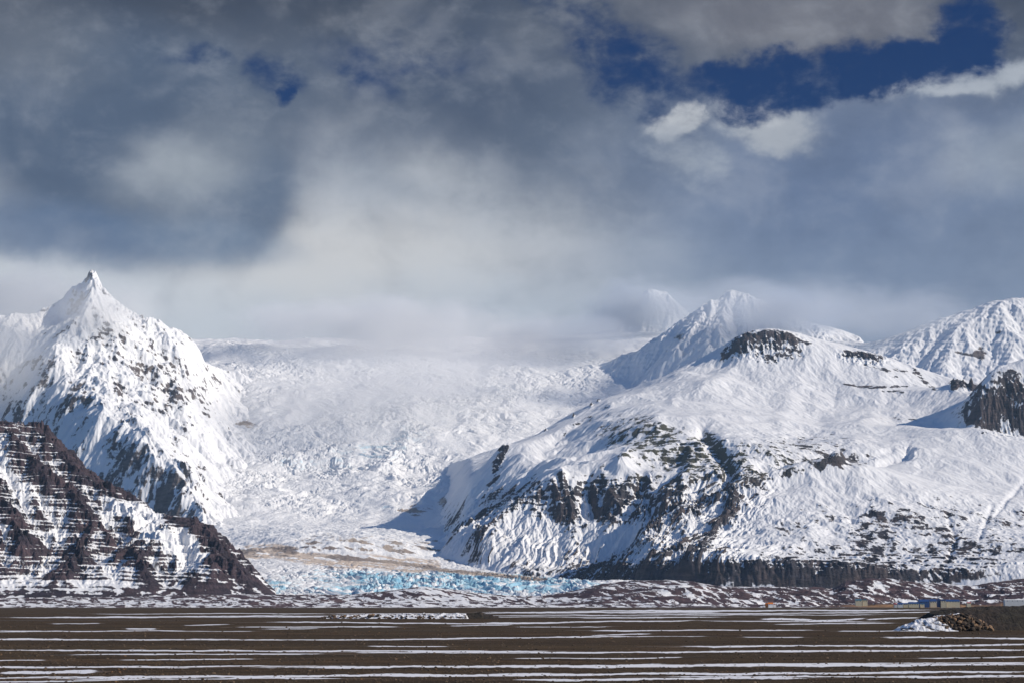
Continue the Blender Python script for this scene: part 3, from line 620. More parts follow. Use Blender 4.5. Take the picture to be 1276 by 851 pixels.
    p.aux = np.clip(bl(820, 555, 120, 45, 0, 2) + bl(930, 575, 80, 20, 0), 0, 1) * .8
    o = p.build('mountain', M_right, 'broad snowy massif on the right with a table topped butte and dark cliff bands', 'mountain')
right_massif()

def back_range():
    c1 = [(690, 470, 12.8), (760, 462, 12.6), (800, 440, 12.4), (830, 418, 12.1), (850, 402, 12), (868, 390, 12.05), (888, 378, 12.1), (912, 366, 12.2), (935, 375, 12.25), (965, 395, 12.3), (1000, 415, 12.4), (1060, 440, 12.3), (1085, 445, 12)]
    c2 = [(740, 430, 13.9), (780, 402, 13.9), (790, 385, 13.9), (797, 372, 13.9), (806, 365, 13.9), (818, 362, 13.9), (832, 366, 13.9), (842, 376, 13.9), (856, 394, 13.9), (900, 420, 13.9)]
    c3 = [(1085, 432, 11.4), (1100, 424, 11.4), (1120, 416, 11.4), (1150, 406, 11.4), (1190, 392, 11.4), (1235, 377, 11.4), (1262, 371, 11.4), (1290, 376, 11.4), (1350, 392, 11.4)]
    L = [c1, back(c1, .5, 60), c2, back(c2, .4, 60), c3, back(c3, .6, 60),
         [(828, 465, 11.5), (842, 440, 11.65), (848, 420, 11.8)], [(800, 480, 11.6), (770, 485, 11.8)], [(880, 430, 11.6), (900, 460, 11.2)], [(940, 420, 11.7)], [(1000, 440, 11.5)],
         [(1060, 450, 11.0)], [(1100, 455, 10.9)], [(1150, 430, 11.0), (1200, 428, 10.9), (1225, 440, 10.75), (1235, 470, 10.5)], [(1180, 455, 10.7)], [(1120, 480, 10.5)], [(1276, 430, 10.8)], [(1345, 440, 10.8)], [(1180, 480, 10.4)], [(1300, 480, 10.3)], [(1000, 500, 10.4)], [(850, 500, 10.6)], [(700, 500, 11.2)]]
    p = Patch(L, 660, 1350, 1.0, 10100, 14600, 760, soft=25)
    X, Y = p.X, p.Y
    p.settle(GL, sst(790, 690, p.px0_) * sst(12900, 12500, Y))
    q = p.erode(1 / 450., 17, 7, .6, .35 + .65 * sst(.1, .6, p.slope()) - .35 * sst(1020, 1120, p.px0_), 170, 2)
    p.z += fbm(X / 200, Y / 200, 171, 6, .55) * 16
    r = p.terrace(40, .15, 1, 172, .3); p.reproj(); s = p.slope()
    p.z += (p.blob(886, 383, 3, 7) + p.blob(912, 368, 8, 6) * .6) * 40
    p.bare = (np.clip(s, 0, 2.5) - 1.25) * .4 + fbm(X / 150, Y / 150, 173, 4) * .4 - .5
    for (a, b, c, d, e, w) in [(848, 420, 7, 8, 0, .7), (1200, 440, 30, 4, 10, .6), (1222, 440, 8, 10, 0, .9), (1245, 415, 10, 6, 0, .6), (1235, 385, 20, 5, 0, .3)]:
        p.bare += p.blob(a, b, c, d, e) * w
    p.build('mountain', M_far, 'far snow range half hidden in cloud behind the right massif', 'mountain')
back_range()

#@@SPLIT plain
def moraine():
    cr = [(-70, 746), (0, 746), (150, 744), (260, 742), (330, 741), (400, 742), (440, 741), (470, 738), (500, 734), (525, 732), (550, 734), (590, 739), (640, 743), (680, 742), (720, 735), (750, 728), (790, 724), (830, 723), (860, 725), (890, 730), (950, 732), (1000, 732), (1035, 734), (1050, 727), (1080, 722), (1110, 724), (1160, 728), (1210, 731), (1250, 724), (1276, 721), (1345, 720)]
    cols = [c[0] for c in cr]
    c = np.arange(-70, 1346, .9)
    p = Patch([[(-60, 757, 3.6)], [(1300, 757, 3.6)], [(600, 757, 3.6)], [(600, 757, 5.3)]], -70, 1345, .9, 3500, 5600, 420)
    X, Y = p.X, p.Y; pxc = CX + p.d * F; H = (HZ - np.interp(pxc, cols, [a[1] for a in cr])) * 4650 / F + CH
    H = H[None, :]
    t = sst(3720, 4600, Y + fbm(X / 500, Y / 400, 201, 3) * 160)
    p.z = H * t ** 1.3 - sst(4700, 5100, Y) * H * .0
    hum = ridged(X / 200, Y / 150, 202, 5, .55) - .5; hm = sst(3680, 3950, Y)
    front = sst(4650, 4300, Y)
    rt = sst(700, 1000, pxc)[None]
    p.z += hm * (hum * (5 + 6 * rt) * (.3 + .7 * front) + fbm(X / 45, Y / 45, 203, 5, .6) * (2.2 + 2.5 * front * rt))
    # behind the crest the ground drops a little to the ice front
    drop = (pxc > 330) & (pxc < 760)
    p.z -= sst(4720, 5000, Y) * np.where(drop, 1, 0)[None] * 10
    p.z = np.where(Y < 3640, np.minimum(p.z, 0) - .4, p.z)
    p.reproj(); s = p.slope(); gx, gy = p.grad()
    st = 1.5 * fbm(X / 24 + Y / 90, Y / 75, 205, 6, .65) + .5 * fbm(X / 180 + Y / 140, Y / 300, 206, 4)
    p.bare = st * .9 + (s - .12) * 1.0 + gx * .9 - .12 + .16 * rt + .16 * sst(480, 300, pxc)[None] + .18 * sst(.75, 1, t) * (p.py < 750)  # gx term darkens the shaded left sides of the hummocks with bare ground
    p.bare += .55 * np.exp(-((Y - 3760) / 60.) ** 2) * sst(560, 900, pxc)[None]
    p.aux = np.clip((p.blob(1140, 754.6, 90, 2.0, 0, 2) + p.blob(1280, 753, 34, 3.2, 0, 2)) * 1.5, 0, 1)
    p.bare += p.aux * 1.2
    m = mountain_mat('maroon_heath_and_snow', (0.085, 0.052, 0.06), (0.125, 0.078, 0.078), tint=(0.30, 0.17, 0.08), fine=.05, amp=.35, bdist=1.5)
    p.build('hill', m, 'low hummocky moraine hills of maroon heath streaked with snow at the mountain foot', 'hills')
    return p
mo = moraine()

def ground():
    m, b = newmat('gravel_plain')
    P = pos()
    x, y, z = xyz(P)
    n1 = noise(combine(x * .3, y, z), .35, 8, .7); n2 = noise(combine(x * .12, y, z), .02, 5, .6); n3 = noise(P, 3.2, 4, .7)
    n4 = noise(combine(x * .05, y * .6, z), .05, 6, .65)
    c = mixc(n1.ss(.3, .72), (0.031, 0.019, 0.009), (0.135, 0.084, 0.043))
    c = mixc(n4.ss(.35, .6) * .5, c, (0.030, 0.022, 0.014))
    c = mixc(n2.ss(.45, .7) * .5, c, (0.085, 0.066, 0.034))
    c = mixc(n3.ss(.62, .8) * .6, c, (0.13, 0.09, 0.06))
    # scattered dustings of snow between the stones
    c = mixc(n4.ss(.60, .72) * n3.ss(.45, .6) * .55, c, (0.6, 0.62, 0.68))
    E.put(b.inputs['Base Color'], c); b.inputs['Roughness'].default_value = .95; b.inputs['Specular IOR Level'].default_value = .15
    bump(b, n1 + n3 * .4, .5)
    # fan grid: fine near, coarse far
    c_ = np.linspace(-1, 1, 201); c_ = np.sign(c_) * (np.abs(c_) ** 1.0)
    ys = np.concatenate([np.linspace(-150, 60, 12), np.geomspace(70, 3700, 700), np.geomspace(3900, 16000, 12)])
    Yg = np.repeat(ys[:, None], 201, 1); Xg = c_[None] * np.where(Yg < 3700, np.maximum(np.abs(Yg) * .34, 200), 9000 + 0 * Yg)
    Xg[-12:] = c_[None] * 9000
    Z = (fbm(Xg / 90, Yg / 14, 300, 5, .6) * .05 + fbm(Xg / 9, Yg / 5, 302, 3) * .03) * sst(3600, 3000, Yg) * sst(60, 90, Yg)
    Z = Z - sst(5000, 7000, Yg) * 3
    v = np.stack([Xg, Yg, Z], -1).reshape(-1, 3); K = 201; R_ = len(ys)
    i = np.arange((R_ - 1) * K).reshape(R_ - 1, K)[:, :-1].ravel(); f = np.stack([i, i + 1, i + K + 1, i + K], 1)
    o = bpy.data.objects.new('ground', mesh_np('ground', v, f, m)); C.objects.link(o)
    tag(o, 'flat dark brown gravel plain crossed by thin bands of snow', 'ground', kind='structure')
    return Z
ground()
def gz(X, Y):
    return (fbm(X / 90, Y / 14, 300, 5, .6) * .05 + fbm(X / 9, Y / 5, 302, 3) * .03) * sst(3600, 3000, Y) * sst(60, 90, Y)

def snow_bands():
    # px start, px end, py left, py right, thickness in survey pixels
    B = [(-40, 1320, 843, 834, 3.4), (-40, 420, 829.5, 829, 2.2), (330, 1320, 830, 825, 3.4), (640, 1000, 846, 843.5, 2.6), (820, 1320, 841, 841.5, 3.2), (-40, 180, 847, 845, 1.4), (60, 430, 843.5, 843, 1.6), (5, 130, 837, 835, 4.2), (-40, 60, 850, 850, 1.6),
         (-40, 700, 808, 810.5, 2.0), (420, 1320, 812, 809, 2.0), (150, 320, 821, 819.5, 1.6), (-40, 70, 822, 821, 1.4), (95, 420, 814.5, 813, 1.8), (640, 850, 820, 817, 1.3), (840, 1320, 804.5, 802, 2.6), (880, 1320, 811, 808, 2.2), (1095, 1320, 793, 795.5, 2.0), (1100, 1150, 794, 793, 2.6), (735, 810, 790.5, 788.8, 1.6), (760, 880, 792.5, 791, 1.2), (920, 1000, 793, 793.5, 1.1), (1040, 1140, 786, 785, 1.3), (1130, 1320, 818.5, 816.5, 1.4), (860, 1320, 826.5, 822.5, 1.6),
         (-40, 560, 795.5, 796, 2.2), (440, 800, 797, 791, 2.0), (-40, 240, 786, 784.5, 1.0), (330, 400, 782.8, 782, 1.1), (460, 560, 804, 804.5, 1.3), (560, 640, 779, 778, 1.0), (640, 760, 781, 780, .9), (735, 1010, 785, 784, 1.5), (200, 320, 785.5, 785, .9),
         (330, 700, 774.5, 776, 1.6), (300, 500, 780.5, 780.5, 1.5), (600, 870, 776, 772, 1.6), (870, 1090, 773, 775, 1.2), (945, 1010, 771, 772, 2.6), (1000, 1075, 773.5, 769.5, 2.4), (1075, 1140, 772, 769, 1.8), (960, 1110, 777, 775.5, 1.1), (720, 900, 770, 768, .9), (160, 200, 782.5, 782.5, 1.6), (70, 130, 776.5, 776, 1.0), (235, 290, 778.5, 777, .9), (0, 60, 784.5, 785, 1.0),
         (15, 440, 769.5, 766.5, 1.9), (410, 640, 764.5, 763.5, .8), (600, 900, 763, 762, 2.0), (700, 1160, 761.5, 759.5, 2.2), (600, 1100, 766.5, 765, 1.1), (800, 1190, 764.5, 762.5, 1.3), (120, 420, 764.5, 764, .9), (240, 900, 768.5, 768.2, .8)]
    V = []; Fc = []; n0 = 0; rr = random.Random(3)
    ED = []
    for (a, b, ya, yb, th) in B:
        th *= .92; ext = .12 * (b - a); a -= ext; b += ext
        n = max(30, int((b - a) / 2.0)); t = np.linspace(0, 1, n); px = a + (b - a) * t; off = rr.random() * 100
        py = ya + (yb - ya) * t + vnoise(px / 120 + off, px * 0 + off, 4) * .8 + vnoise(px / 25 + off, px * 0 + off, 7) * .3
        end = np.clip(np.minimum(t, 1 - t) * 4.5, 0, 1); prof = end ** .7
        h1 = th * .5 * prof * (1 + .6 * vnoise(px / 60 + off, px * 0 + 3.3, 5) + .3 * vnoise(px / 9 + off, px * 0 + 1.3, 5))
        h2 = th * .5 * prof * (1 + .6 * vnoise(px / 70 + off, px * 0 + 8.3, 6) + .3 * vnoise(px / 8 + off, px * 0 + 5.3, 6))
        h1 = np.maximum(h1, .02); h2 = np.maximum(h2, .02)
        def gy(q): return CH / (np.maximum(q - HZ, 1.5) / F)
        near = gy(py + h1); far = gy(py - h2); rows = []
        for k, (w, ed) in enumerate(((0, 1.), (.2, .35), (.5, 0.), (.8, .35), (1, 1.))):
            yy = near + (far - near) * w; xx = (px - CX) / F * yy
            zz = gz(xx, yy) + (.012 + .03 * (1 - ed)) * np.maximum(1, yy / 250)
            rows.append(np.stack([xx, yy, zz], 1)); ED.append(np.maximum(ed * np.ones(n), 1 - end) + .5 * (1 - end))
        v = np.stack(rows, 0); V.append(v.reshape(-1, 3))
        i = np.arange(4 * n).reshape(4, n)[:, :-1].ravel() + n0; Fc.append(np.stack([i, i + 1, i + n + 1, i + n], 1)); n0 += 5 * n
    m, bs = newmat('wind_packed_snow'); P = pos(); x, y, z = xyz(P)
    n = noise(combine(x * .3, y * .7, z), 1.1, 7, .75); n2 = noise(combine(x * .08, y * .3, z), .5, 5, .6)
    k = (n * .75 + n2 * .5 - attr('edge') * .42 - .32).ss(-.035, .05)
    g = mixc(noise(combine(x * .3, y, z), .35, 8, .7).ss(.3, .72), (0.031, 0.019, 0.009), (0.135, 0.084, 0.043))
    E.put(bs.inputs['Base Color'], mixc(k, g, (0.82, 0.82, .84))); bs.inputs['Roughness'].default_value = .8
    me = mesh_np('snow', np.concatenate(V), np.concatenate(Fc), m); at_ = me.attributes.new('edge', 'FLOAT', 'POINT'); at_.data.foreach_set('value', np.concatenate(ED).astype(np.float32))
    o = bpy.data.objects.new('snow', me); C.objects.link(o)
    tag(o, 'long thin bands of wind packed snow lying across the gravel plain', 'snow', kind='stuff')
snow_bands()

# ------------------------------------------------------------------ stones
def stone_mesh(seed, sub=1, sq=.7, rough=.25):
    import bmesh
    bm = bmesh.new(); bmesh.ops.create_icosphere(bm, subdivisions=sub, radius=1); r = random.Random(seed)
    cuts = []
    for k in range(7):
        d = mathutils.Vector((r.uniform(-1, 1), r.uniform(-1, 1), r.uniform(-1, 1))).normalized(); cuts.append((d, r.uniform(.55, .9)))
    for v in bm.verts:
        for d, c in cuts:
            q = v.co.dot(d)
            if q > c: v.co -= d * (q - c)
        v.co *= 1 + r.uniform(-rough, rough) * .25
        v.co.z *= sq
    co = np.array([v.co[:] for v in bm.verts]); fa = np.array([[l.index for l in f.verts] for f in bm.faces])
    bm.free(); return co, fa

m_st, b_ = newmat('basalt_stone'); P = pos(); n = noise(P, 1.6, 5, .6)
oi = E.nt.nodes.new('ShaderNodeObjectInfo'); rnd = E(oi.outputs['Random'])
n_b = noise(P, .25, 3, .5)
E.put(b_.inputs['Base Color'], mixc((rnd * .55 + n_b * .45 + (n - .5) * .4).ss(.35, .85), (0.035, 0.025, 0.018), (0.27, 0.165, 0.092)))
b_.inputs['Roughness'].default_value = .9; bump(b_, n, .12)

def gravel():
    rr = np.random.RandomState(5); protos = [stone_mesh(k, 1) for k in range(5)]; V = []; Fc = []; n0 = 0
    N = 26000
    py = 754 + (5 + 96 * rr.rand(N) ** .8); Yd = CH * F / (py - HZ); X = (rr.rand(N) * 1340 - 32 - CX) / F * Yd
    sz = (.035 + .10 * rr.rand(N) ** 7) * (Yd / 150) ** .6 * 1.1
    for k, (co, fa) in enumerate(protos):
        ix = np.arange(k, N, 5); s = sz[ix]; a = rr.rand(len(ix)) * 6.28; ca, sa = np.cos(a), np.sin(a)
        cx = co[None, :, 0] * ca[:, None] - co[None, :, 1] * sa[:, None]; cy = co[None, :, 0] * sa[:, None] + co[None, :, 1] * ca[:, None]
        v = np.stack([cx * s[:, None] + X[ix][:, None], cy * s[:, None] + Yd[ix][:, None], co[None, :, 2] * s[:, None] * .8 + gz(X[ix], Yd[ix])[:, None] + s[:, None] * .2], -1)
        f = fa[None] + (np.arange(len(ix)) * len(co))[:, None, None] + n0
        V.append(v.reshape(-1, 3)); Fc.append(f.reshape(-1, 3)); n0 += v.shape[0] * v.shape[1]
    m, b = newmat('loose_gravel'); P = pos(); n = noise(P, .9, 3, .6)
    c = mixc(n.ss(.35, .7), (0.035, 0.024, 0.016), (0.17, 0.115, 0.07)); c = mixc(noise(P, .35, 2, .5).ss(.62, .7), c, (0.20, 0.11, 0.05))
    E.put(b.inputs['Base Color'], c); b.inputs['Roughness'].default_value = .9
    o = bpy.data.objects.new('gravel', mesh_np('gravel', np.concatenate(V), np.concatenate(Fc), m, False)); C.objects.link(o)
    tag(o, 'loose brown stones scattered over the gravel plain', 'gravel', kind='stuff')
gravel()

def heap(name, pxs, tops, bases, Yf, depth, mat, label, cat, seed, snowf=None, rough=.5, dpx=.35, rows=46, kind='structure'):
    """a real embankment: front foot at Yf, crest depth/2 behind, back slope"""
    px = np.arange(pxs[0], pxs[-1], dpx); top = np.interp(px, pxs, tops)
    Zt = CH + (HZ - top) / F * (Yf + depth * .45); x = (px - CX) / F * Yf
    v_ = np.linspace(0, 1, rows); prof = np.where(v_ < .45, np.sin(v_ / .45 * math.pi / 2) ** .9, np.cos((v_ - .45) / .55 * math.pi / 2))
    Yy = Yf + depth * v_[:, None] + 0 * px[None]; Xx = x[None] * (1 + 0 * v_[:, None])
    Z = np.maximum(Zt, .0)[None] * prof[:, None]
    Z = Z + fbm(Xx / 2.2, Yy / 2.2, seed, 4, .6) * rough * np.minimum(1, Z / .8) - .12
    v = np.stack([Xx, Yy, Z], -1).reshape(-1, 3); K = len(px)
    i = np.arange((rows - 1) * K).reshape(rows - 1, K)[:, :-1].ravel(); f = np.stack([i, i + 1, i + K + 1, i + K], 1)
    o = bpy.data.objects.new(name, mesh_np(name, v, f, mat)); C.objects.link(o)
    tag(o, label, cat, kind=kind); return px, Xx, Yy, Z

m_e, b_ = newmat('embankment_gravel'); P = pos(); n = noise(P, 1.1, 7, .75); nn = noise(P, .12, 3, .5)
E.put(b_.inputs['Base Color'], mixc(n.ss(.35, .75), (0.016, 0.012, 0.010), mixc(nn.ss(.4, .6), (0.075, 0.050, 0.034), (0.06, 0.05, 0.03)))); b_.inputs['Roughness'].default_value = .95; bump(b_, n, .5)
m_s, b_ = newmat('drifted_snow'); P = pos(); n = noise(P, 1.3, 5, .6)
E.put(b_.inputs['Base Color'], mixc(noise(combine(xyz(P)[0] * .6 + xyz(P)[2] * .9, xyz(P)[1] * .4, xyz(P)[2] * 1.6), .9, 6, .65).ss(.52, .57), (0.84, 0.84, .85), (0.05, 0.036, .026))); b_.inputs['Roughness'].default_value = .65; bump(b_, n, .3)

heap('embankment', [1128, 1150, 1172, 1190, 1210, 1240, 1276, 1400, 1600], [787, 778, 763, 758.5, 756, 754.6, 754, 753.4, 753.6], None, 318, 26, m_e, 'long dark gravel flood bank running off the right edge behind the boulder heap', 'embankment', 400, rough=.28)
# boulder groyne
YB = 304.
core = heap('rubble_mound', [1104, 1115, 1128, 1145, 1172, 1200, 1215, 1228, 1238], [787, 786, 782, 775, 768.5, 765.5, 768.5, 777, 787], None, YB, 11, m_e, 'earth core of the boulder heap beside the flood bank', 'mound', 410, rough=.25)
sn = heap('snowdrift', [1116, 1126, 1140, 1155, 1168, 1178, 1188, 1198], [786.5, 778.5, 772.5, 769, 767.5, 770.5, 777, 786], None, YB - .45, 10.6, m_s, 'ragged snow drifted over the left half of the boulder heap', 'snow', 411, rough=.5, kind='stuff')

heap('snowdrift', [1158, 1168, 1180, 1192, 1204, 1211], [768.5, 765, 763.6, 763.4, 764.6, 768], None, YB + 5.5, 6, m_s, 'low snow cap along the crest behind the boulders', 'snow', 415, rough=.3, kind='stuff')
def boulders():
    protos = []
    for k in range(6):
        co, fa = stone_mesh(50 + k, 3, .85, .12); protos.append(mesh_np('boulder', co, fa, m_st, True))
    rr = random.Random(11); px, Xx, Yy, Z = core; n = 0; placed = []
    tries = 0
    while n < 230 and tries < 9000:
        tries += 1
        u = rr.random(); i = int(rr.uniform(0, .52) * (Z.shape[0] - 1)); j = int(u * (Z.shape[1] - 1))
        q = px[j]
        if Z[i, j] < .12: continue
        left = q < 1172
        if left and rr.random() < .45: continue
        s = rr.uniform(.18, .34) if left else rr.uniform(.30, .56)
        if q > 1205 and i > 12 and rr.random() < .2: s = rr.uniform(.5, .72)
        x, y, z = Xx[i, j], Yy[i, j], Z[i, j]
        if any((x - a) ** 2 + (y - b) ** 2 + (z - c) ** 2 < (s * .62 + d * .62) ** 2 for a, b, c, d in placed): continue
        placed.append((x, y, z, s))
        o = bpy.data.objects.new('boulder', protos[n % 6]); C.objects.link(o)
        o.location = (x, y, z + s * .25 + (.12 if left else 0)); o.rotation_euler = (rr.uniform(-.5, .5), rr.uniform(-.5, .5), rr.uniform(0, 6.28)); o.scale = (s * rr.uniform(.9, 1.25), s, s * rr.uniform(.85, 1.1))
        tag(o, 'dark stone poking out of the snow on the boulder heap' if left else 'brown boulder on the bare right side of the heap', 'boulder', 'snowy boulders on the heap' if left else 'bare boulders on the heap'); n += 1
    # foot stones at the left end
boulders()

# far groyne in the middle distance
g2 = heap('embankment', [398, 404, 420, 470, 530, 570, 580, 584], [771, 768, 765.8, 764.6, 764.0, 763.4, 764.5, 769.5], None, 595, 14, m_s, 'snow covered groyne in the middle of the plain with stones along its foot', 'embankment', 420, rough=.5)
heap('embankment', [560, 578, 588, 600, 612, 626], [769.5, 765, 762.8, 762.4, 765, 769], None, 602, 10, m_e, 'small bare brown gravel heap at the right end of the snowy groyne', 'mound', 421, rough=.4)
def groyne_stones():
    rr = random.Random(21); mesh = [mesh_np('stone', *stone_mesh(80 + k, 2, .8), m_st, False) for k in range(4)]; px, Xx, Yy, Z = g2
    for n in range(90):
        j = int((rr.random() ** 1.5) * (Z.shape[1] - 8)) + 4; i = int(rr.uniform(.02, .30 if px[j] < 480 else .16) * Z.shape[0])
        s = rr.uniform(.3, .62) if px[j] < 480 else rr.uniform(.2, .42)
        o = bpy.data.objects.new('stone', mesh[n % 4]); C.objects.link(o); o.location = (Xx[i, j], Yy[i, j] - .2, max(Z[i, j], 0) + .05); o.scale = (s * 1.2, s, s); o.rotation_euler = (rr.uniform(-.4, .4), 0, rr.uniform(0, 6))
        tag(o, 'dark stone at the snowy foot of the groyne', 'stone', 'stones along the snowy groyne')
groyne_stones()

#@@SPLIT farm
def flat_mat(name, c, rough=.8):
    m, b = newmat(name); n = noise(pos(), .6, 4, .6)
    E.put(b.inputs['Base Color'], mixc(n.ss(.3, .7), tuple(x * .8 for x in c), c)); b.inputs['Roughness'].default_value = rough; return m
MW = flat_mat('cream_render', (0.72, 0.62, 0.42)); MWH = flat_mat('white_render', (0.78, 0.78, 0.76)); MBL = flat_mat('blue_sheet_roof', (0.02, 0.07, 0.22), .5); MOR = flat_mat('orange_paint', (0.75, 0.22, 0.03)); MRD = flat_mat('red_sheet_roof', (0.45, 0.03, 0.02)); MGL = flat_mat('dark_glass', (0.02, 0.03, 0.04), .2); MTE = flat_mat('teal_sheet_roof', (0.05, 0.16, 0.22), .5)
def boxm(name, x0, x1, y0, y1, z0, z1, mat, par):
    v = np.array([(x, y, z) for z in (z0, z1) for y in (y0, y1) for x in (x0, x1)], float)
    f = np.array([(0, 2, 3, 1), (4, 5, 7, 6), (0, 1, 5, 4), (2, 6, 7, 3), (0, 4, 6, 2), (1, 3, 7, 5)])
    o = bpy.data.objects.new(name, mesh_np(name, v, f, mat, False)); C.objects.link(o); o.parent = par; return o
def ground_z(x, y):
    r = np.argmin(np.abs(mo.r - y)); c = np.argmin(np.abs(mo.d - x / y)); return float(mo.z[r, c])
def house(px0, px1, pyb, pyt, Y, mw, mr, label, wins=3, gable=False, rh=.45):
    x0, zt = at(px0, pyt, Y); x1, zb = at(px1, pyb, Y); x0, x1, zt, zb = map(float, (x0, x1, zt, zb))
    W = x1 - x0; H = zt - zb; hw = H * (1 - rh); Dp = min(max(7.0, W * .5), 11)
    e = bpy.data.objects.new('farm_building', None); C.objects.link(e); e.location = ((x0 + x1) / 2, Y, zb)
    tag(e, label, 'building', 'farm buildings at the foot of the moraine hills')
    g = min(ground_z((x0 + x1) / 2, Y), zb) - 2
    boxm('wall', -W / 2, W / 2, 0, Dp, g - zb, hw, mw, e)
    # pitched roof with its own thickness, eaves overhanging
    if gable: v = [(-W / 2 - .3, -.3, hw), (W / 2 + .3, -.3, hw), (W / 2 + .3, Dp + .3, hw), (-W / 2 - .3, Dp + .3, hw), (0, -.3, H), (0, Dp + .3, H)]; f = [(0, 4, 5, 3), (1, 2, 5, 4), (0, 1, 4, 4), (2, 3, 5, 5), (0, 3, 2, 1)]
    else: v = [(-W / 2 - .3, -.4, hw), (W / 2 + .3, -.4, hw), (W / 2 + .3, Dp + .4, hw), (-W / 2 - .3, Dp + .4, hw), (-W / 2 - .3, Dp / 2, H), (W / 2 + .3, Dp / 2, H)]; f = [(0, 1, 5, 4), (2, 3, 4, 5), (0, 4, 3, 3), (1, 2, 5, 5), (0, 3, 2, 1)]
    me = bpy.data.meshes.new('roof'); me.from_pydata(v, [], [tuple(dict.fromkeys(q)) for q in f]); me.materials.append(mr); me.shade_flat()
    ro = bpy.data.objects.new('roof', me); C.objects.link(ro); ro.parent = e
    for k in range(wins):
        c = -W / 2 + W * (k + .5) / wins; boxm('window', c - .6, c + .6, -.08, .05, hw * .35, hw * .8, MGL, e)
YF = 3690.
house(954, 957.5, 753.6, 751.2, YF + 5, MOR, MOR, 'tiny orange shed left of the orange roofed farmhouse', 1)
house(957.5, 963.5, 753.6, 750.2, YF, MWH, MOR, 'orange roofed farmhouse alone below the moraine hills', 2, rh=.6)
house(964, 967, 753.6, 751.4, YF + 8, MWH, MRD, 'pale shed just right of the orange roofed farmhouse', 1, True)
house(1066, 1074, 749.8, 746.0, YF + 160, MW, MTE, 'teal roofed cream house left of the pair on the slope', 2)
house(1075, 1081, 749.8, 745.4, YF + 165, MW, MTE, 'teal roofed gabled house right of the pair on the slope', 2, True)
house(1114.5, 1118.5, 753.6, 751.4, YF + 10, MWH, MRD, 'small white house with red roof at the left end of the farm row', 1)
house(1119, 1125, 753.6, 750.4, YF, MWH, MBL, 'blue roofed small house beside the red roofed one', 2, rh=.6)
house(1125.5, 1132, 753.6, 750.8, YF + 14, MW, MBL, 'low cream building second from the red roofed house', 2)
house(1132.5, 1145, 753.6, 749.6, YF, MW, MBL, 'long cream barn with blue roof in the front of the farm row', 4, rh=.5)
house(1145, 1158, 751.2, 746.4, YF + 75, MBL, MBL, 'dark blue barn above the long cream barn', 2, rh=.6)
house(1159, 1167, 751.2, 746.0, YF + 80, MW, MBL, 'cream house with blue roof between the two dark blue barns', 3, rh=.55)
house(1168, 1172, 750.8, 745.0, YF + 85, MBL, MBL, 'tall blue gabled barn in the middle of the upper row', 1, True)
house(1172.5, 1178.5, 750.8, 745.8, YF + 80, MW, MBL, 'cream gabled house under the highest blue roof', 2, True)
house(1179, 1196, 750.4, 746.6, YF + 90, MW, MBL, 'long low blue roofed barn at the right end of the upper row', 5, rh=.6)
house(1147, 1152, 753.4, 751.6, YF + 6, MW, MTE, 'tiny cream shed right of the long cream barn', 1)
house(1205, 1210, 752.0, 749.8, YF + 40, MW, MRD, 'small red roofed shed past the right end of the farm', 1)
house(1252, 1290, 749.4, 746.2, YF + 120, MWH, MWH, 'long white hall near the right edge above the tan field', 6, rh=.4)

#@@SPLIT air
def box_volume(name, x0, x1, y0, y1, z0, z1, col, dens, an=0.0):
    me = bpy.data.meshes.new(name)
    v = [(x, y, z) for z in (z0, z1) for y in (y0, y1) for x in (x0, x1)]
    me.from_pydata(v, [], [(0, 2, 3, 1), (4, 5, 7, 6), (0, 1, 5, 4), (2, 6, 7, 3), (0, 4, 6, 2), (1, 3, 7, 5)])
    m = bpy.data.materials.new(name); m.use_nodes = True; nt = m.node_tree; nt.nodes.remove(nt.nodes['Principled BSDF'])
    vol = nt.nodes.new('ShaderNodeVolumePrincipled'); vol.inputs['Color'].default_value = col + (1,); vol.inputs['Density'].default_value = dens; vol.inputs['Anisotropy'].default_value = an
    nt.links.new(vol.outputs[0], nt.nodes['Material Output'].inputs['Volume']); me.materials.append(m)
    o = bpy.data.objects.new(name, me); C.objects.link(o); tag(o, 'pale blue air haze filling the whole valley', 'haze', kind='stuff'); return o
HAZE = 1.0e-5
box_volume('haze', -9600, 9600, -300, 16800, -6, 2350, (0.50, 0.74, 1.0), HAZE)

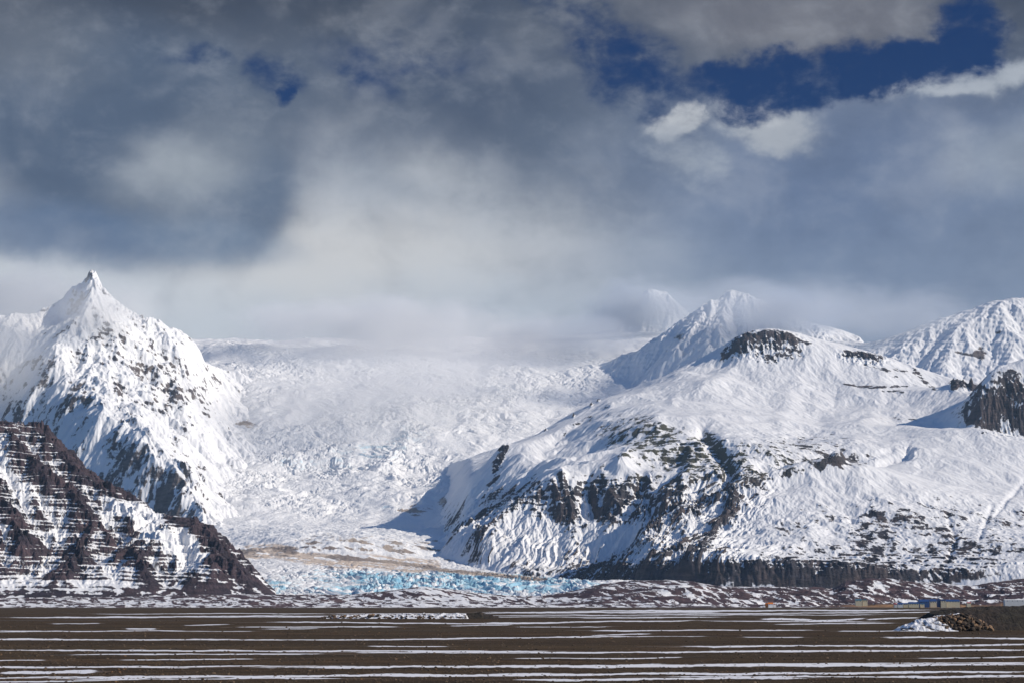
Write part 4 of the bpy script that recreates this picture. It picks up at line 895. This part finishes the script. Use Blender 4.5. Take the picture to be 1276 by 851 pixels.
def mist(px, py, Y, rx, rz, ry, dens, seed, label, colr=(.985, .99, .995, 1)):  # a greyed colr stands in for cloud shadow on the bank
    """a soft bank of cloud hugging the summits: a closed shell filled with uneven vapour"""
    import bmesh
    X, Z = at(px, py, Y); bm = bmesh.new(); bmesh.ops.create_icosphere(bm, subdivisions=3, radius=1.0)
    me = bpy.data.meshes.new('mist'); bm.to_mesh(me); bm.free()
    m = bpy.data.materials.new('vapour'); m.use_nodes = True; nt = m.node_tree; nt.nodes.remove(nt.nodes['Principled BSDF']); E.nt = nt
    P = pos(local=True); x, y, z = xyz(P)
    r = E.m('SQRT', x * x + y * y + z * z)
    n = noise(combine(x * (rx / rz) * .5 + seed, y * .8, z * .9), 1.1, 5, .6, .3)
    d = ((1.0 - r) * 1.6 + (n - .55) * 2.6).ss(0.0, 1.3) * (1.0 - r).ss(0, .25)
    vol = nt.nodes.new('ShaderNodeVolumePrincipled'); vol.inputs['Color'].default_value = colr
    E.put(vol.inputs['Density'], d * dens); nt.links.new(vol.outputs[0], nt.nodes['Material Output'].inputs['Volume']); me.materials.append(m)
    o = bpy.data.objects.new('mist', me); C.objects.link(o); o.location = (X, Y, Z); o.scale = (rx, ry, rz); tag(o, label, 'mist', kind='stuff')
mist(500, 408, 12600, 1450, 240, 800, .0034, 3.1, 'bright cloud bank swallowing the upper edge of the icefall')
mist(720, 428, 12500, 700, 230, 600, .0032, 2.7, 'grey cloud between the icefall and the small far peak', (.78, .82, .88, 1))
mist(985, 398, 11750, 560, 230, 480, .0035, 7.7, 'grey cloud swallowing the ridge behind the table topped butte', (.62, .70, .84, 1))  # cloud shadow put into the vapour's grey-blue colour
mist(960, 380, 11650, 420, 170, 350, .0040, 6.1, 'wisp of cloud dragging over the back ridge left of the butte', (.8, .86, .95, 1))
mist(800, 385, 13250, 560, 280, 380, .0085, 9.4, 'thin cloud veiling the small far peak', (.8, .85, .92, 1))
mist(10, 368, 11350, 700, 250, 420, .0045, 8.8, 'bright cloud rising behind the left shoulder of the pointed peak')
mist(5, 430, 10150, 420, 420, 420, .0022, 5.2, 'drifting snow cloud at the left shoulder of the pointed peak')
mist(90, 375, 10450, 700, 240, 320, .0030, 4.4, 'thin veil of cloud in front of the pointed peak')
mist(1020, 385, 11300, 1500, 260, 400, .0026, 3.9, 'thin grey veil in front of the back range', (.88, .92, .97, 1))
mist(500, 510, 11200, 1500, 620, 1500, .0009, 1.2, 'thin bright mist added over the icefall to whiten it')  # vapour added to brighten the icefall and lower its contrast

SC.cycles.volume_bounces = 2; SC.cycles.max_bounces = 4; SC.cycles.diffuse_bounces = 2; SC.cycles.transparent_max_bounces = 8
SC.view_settings.view_transform = 'Standard'; SC.view_settings.look = 'None'; SC.view_settings.gamma = 1; SC.view_settings.exposure = 0.0
print('script %.1fs' % (time.time() - T0))
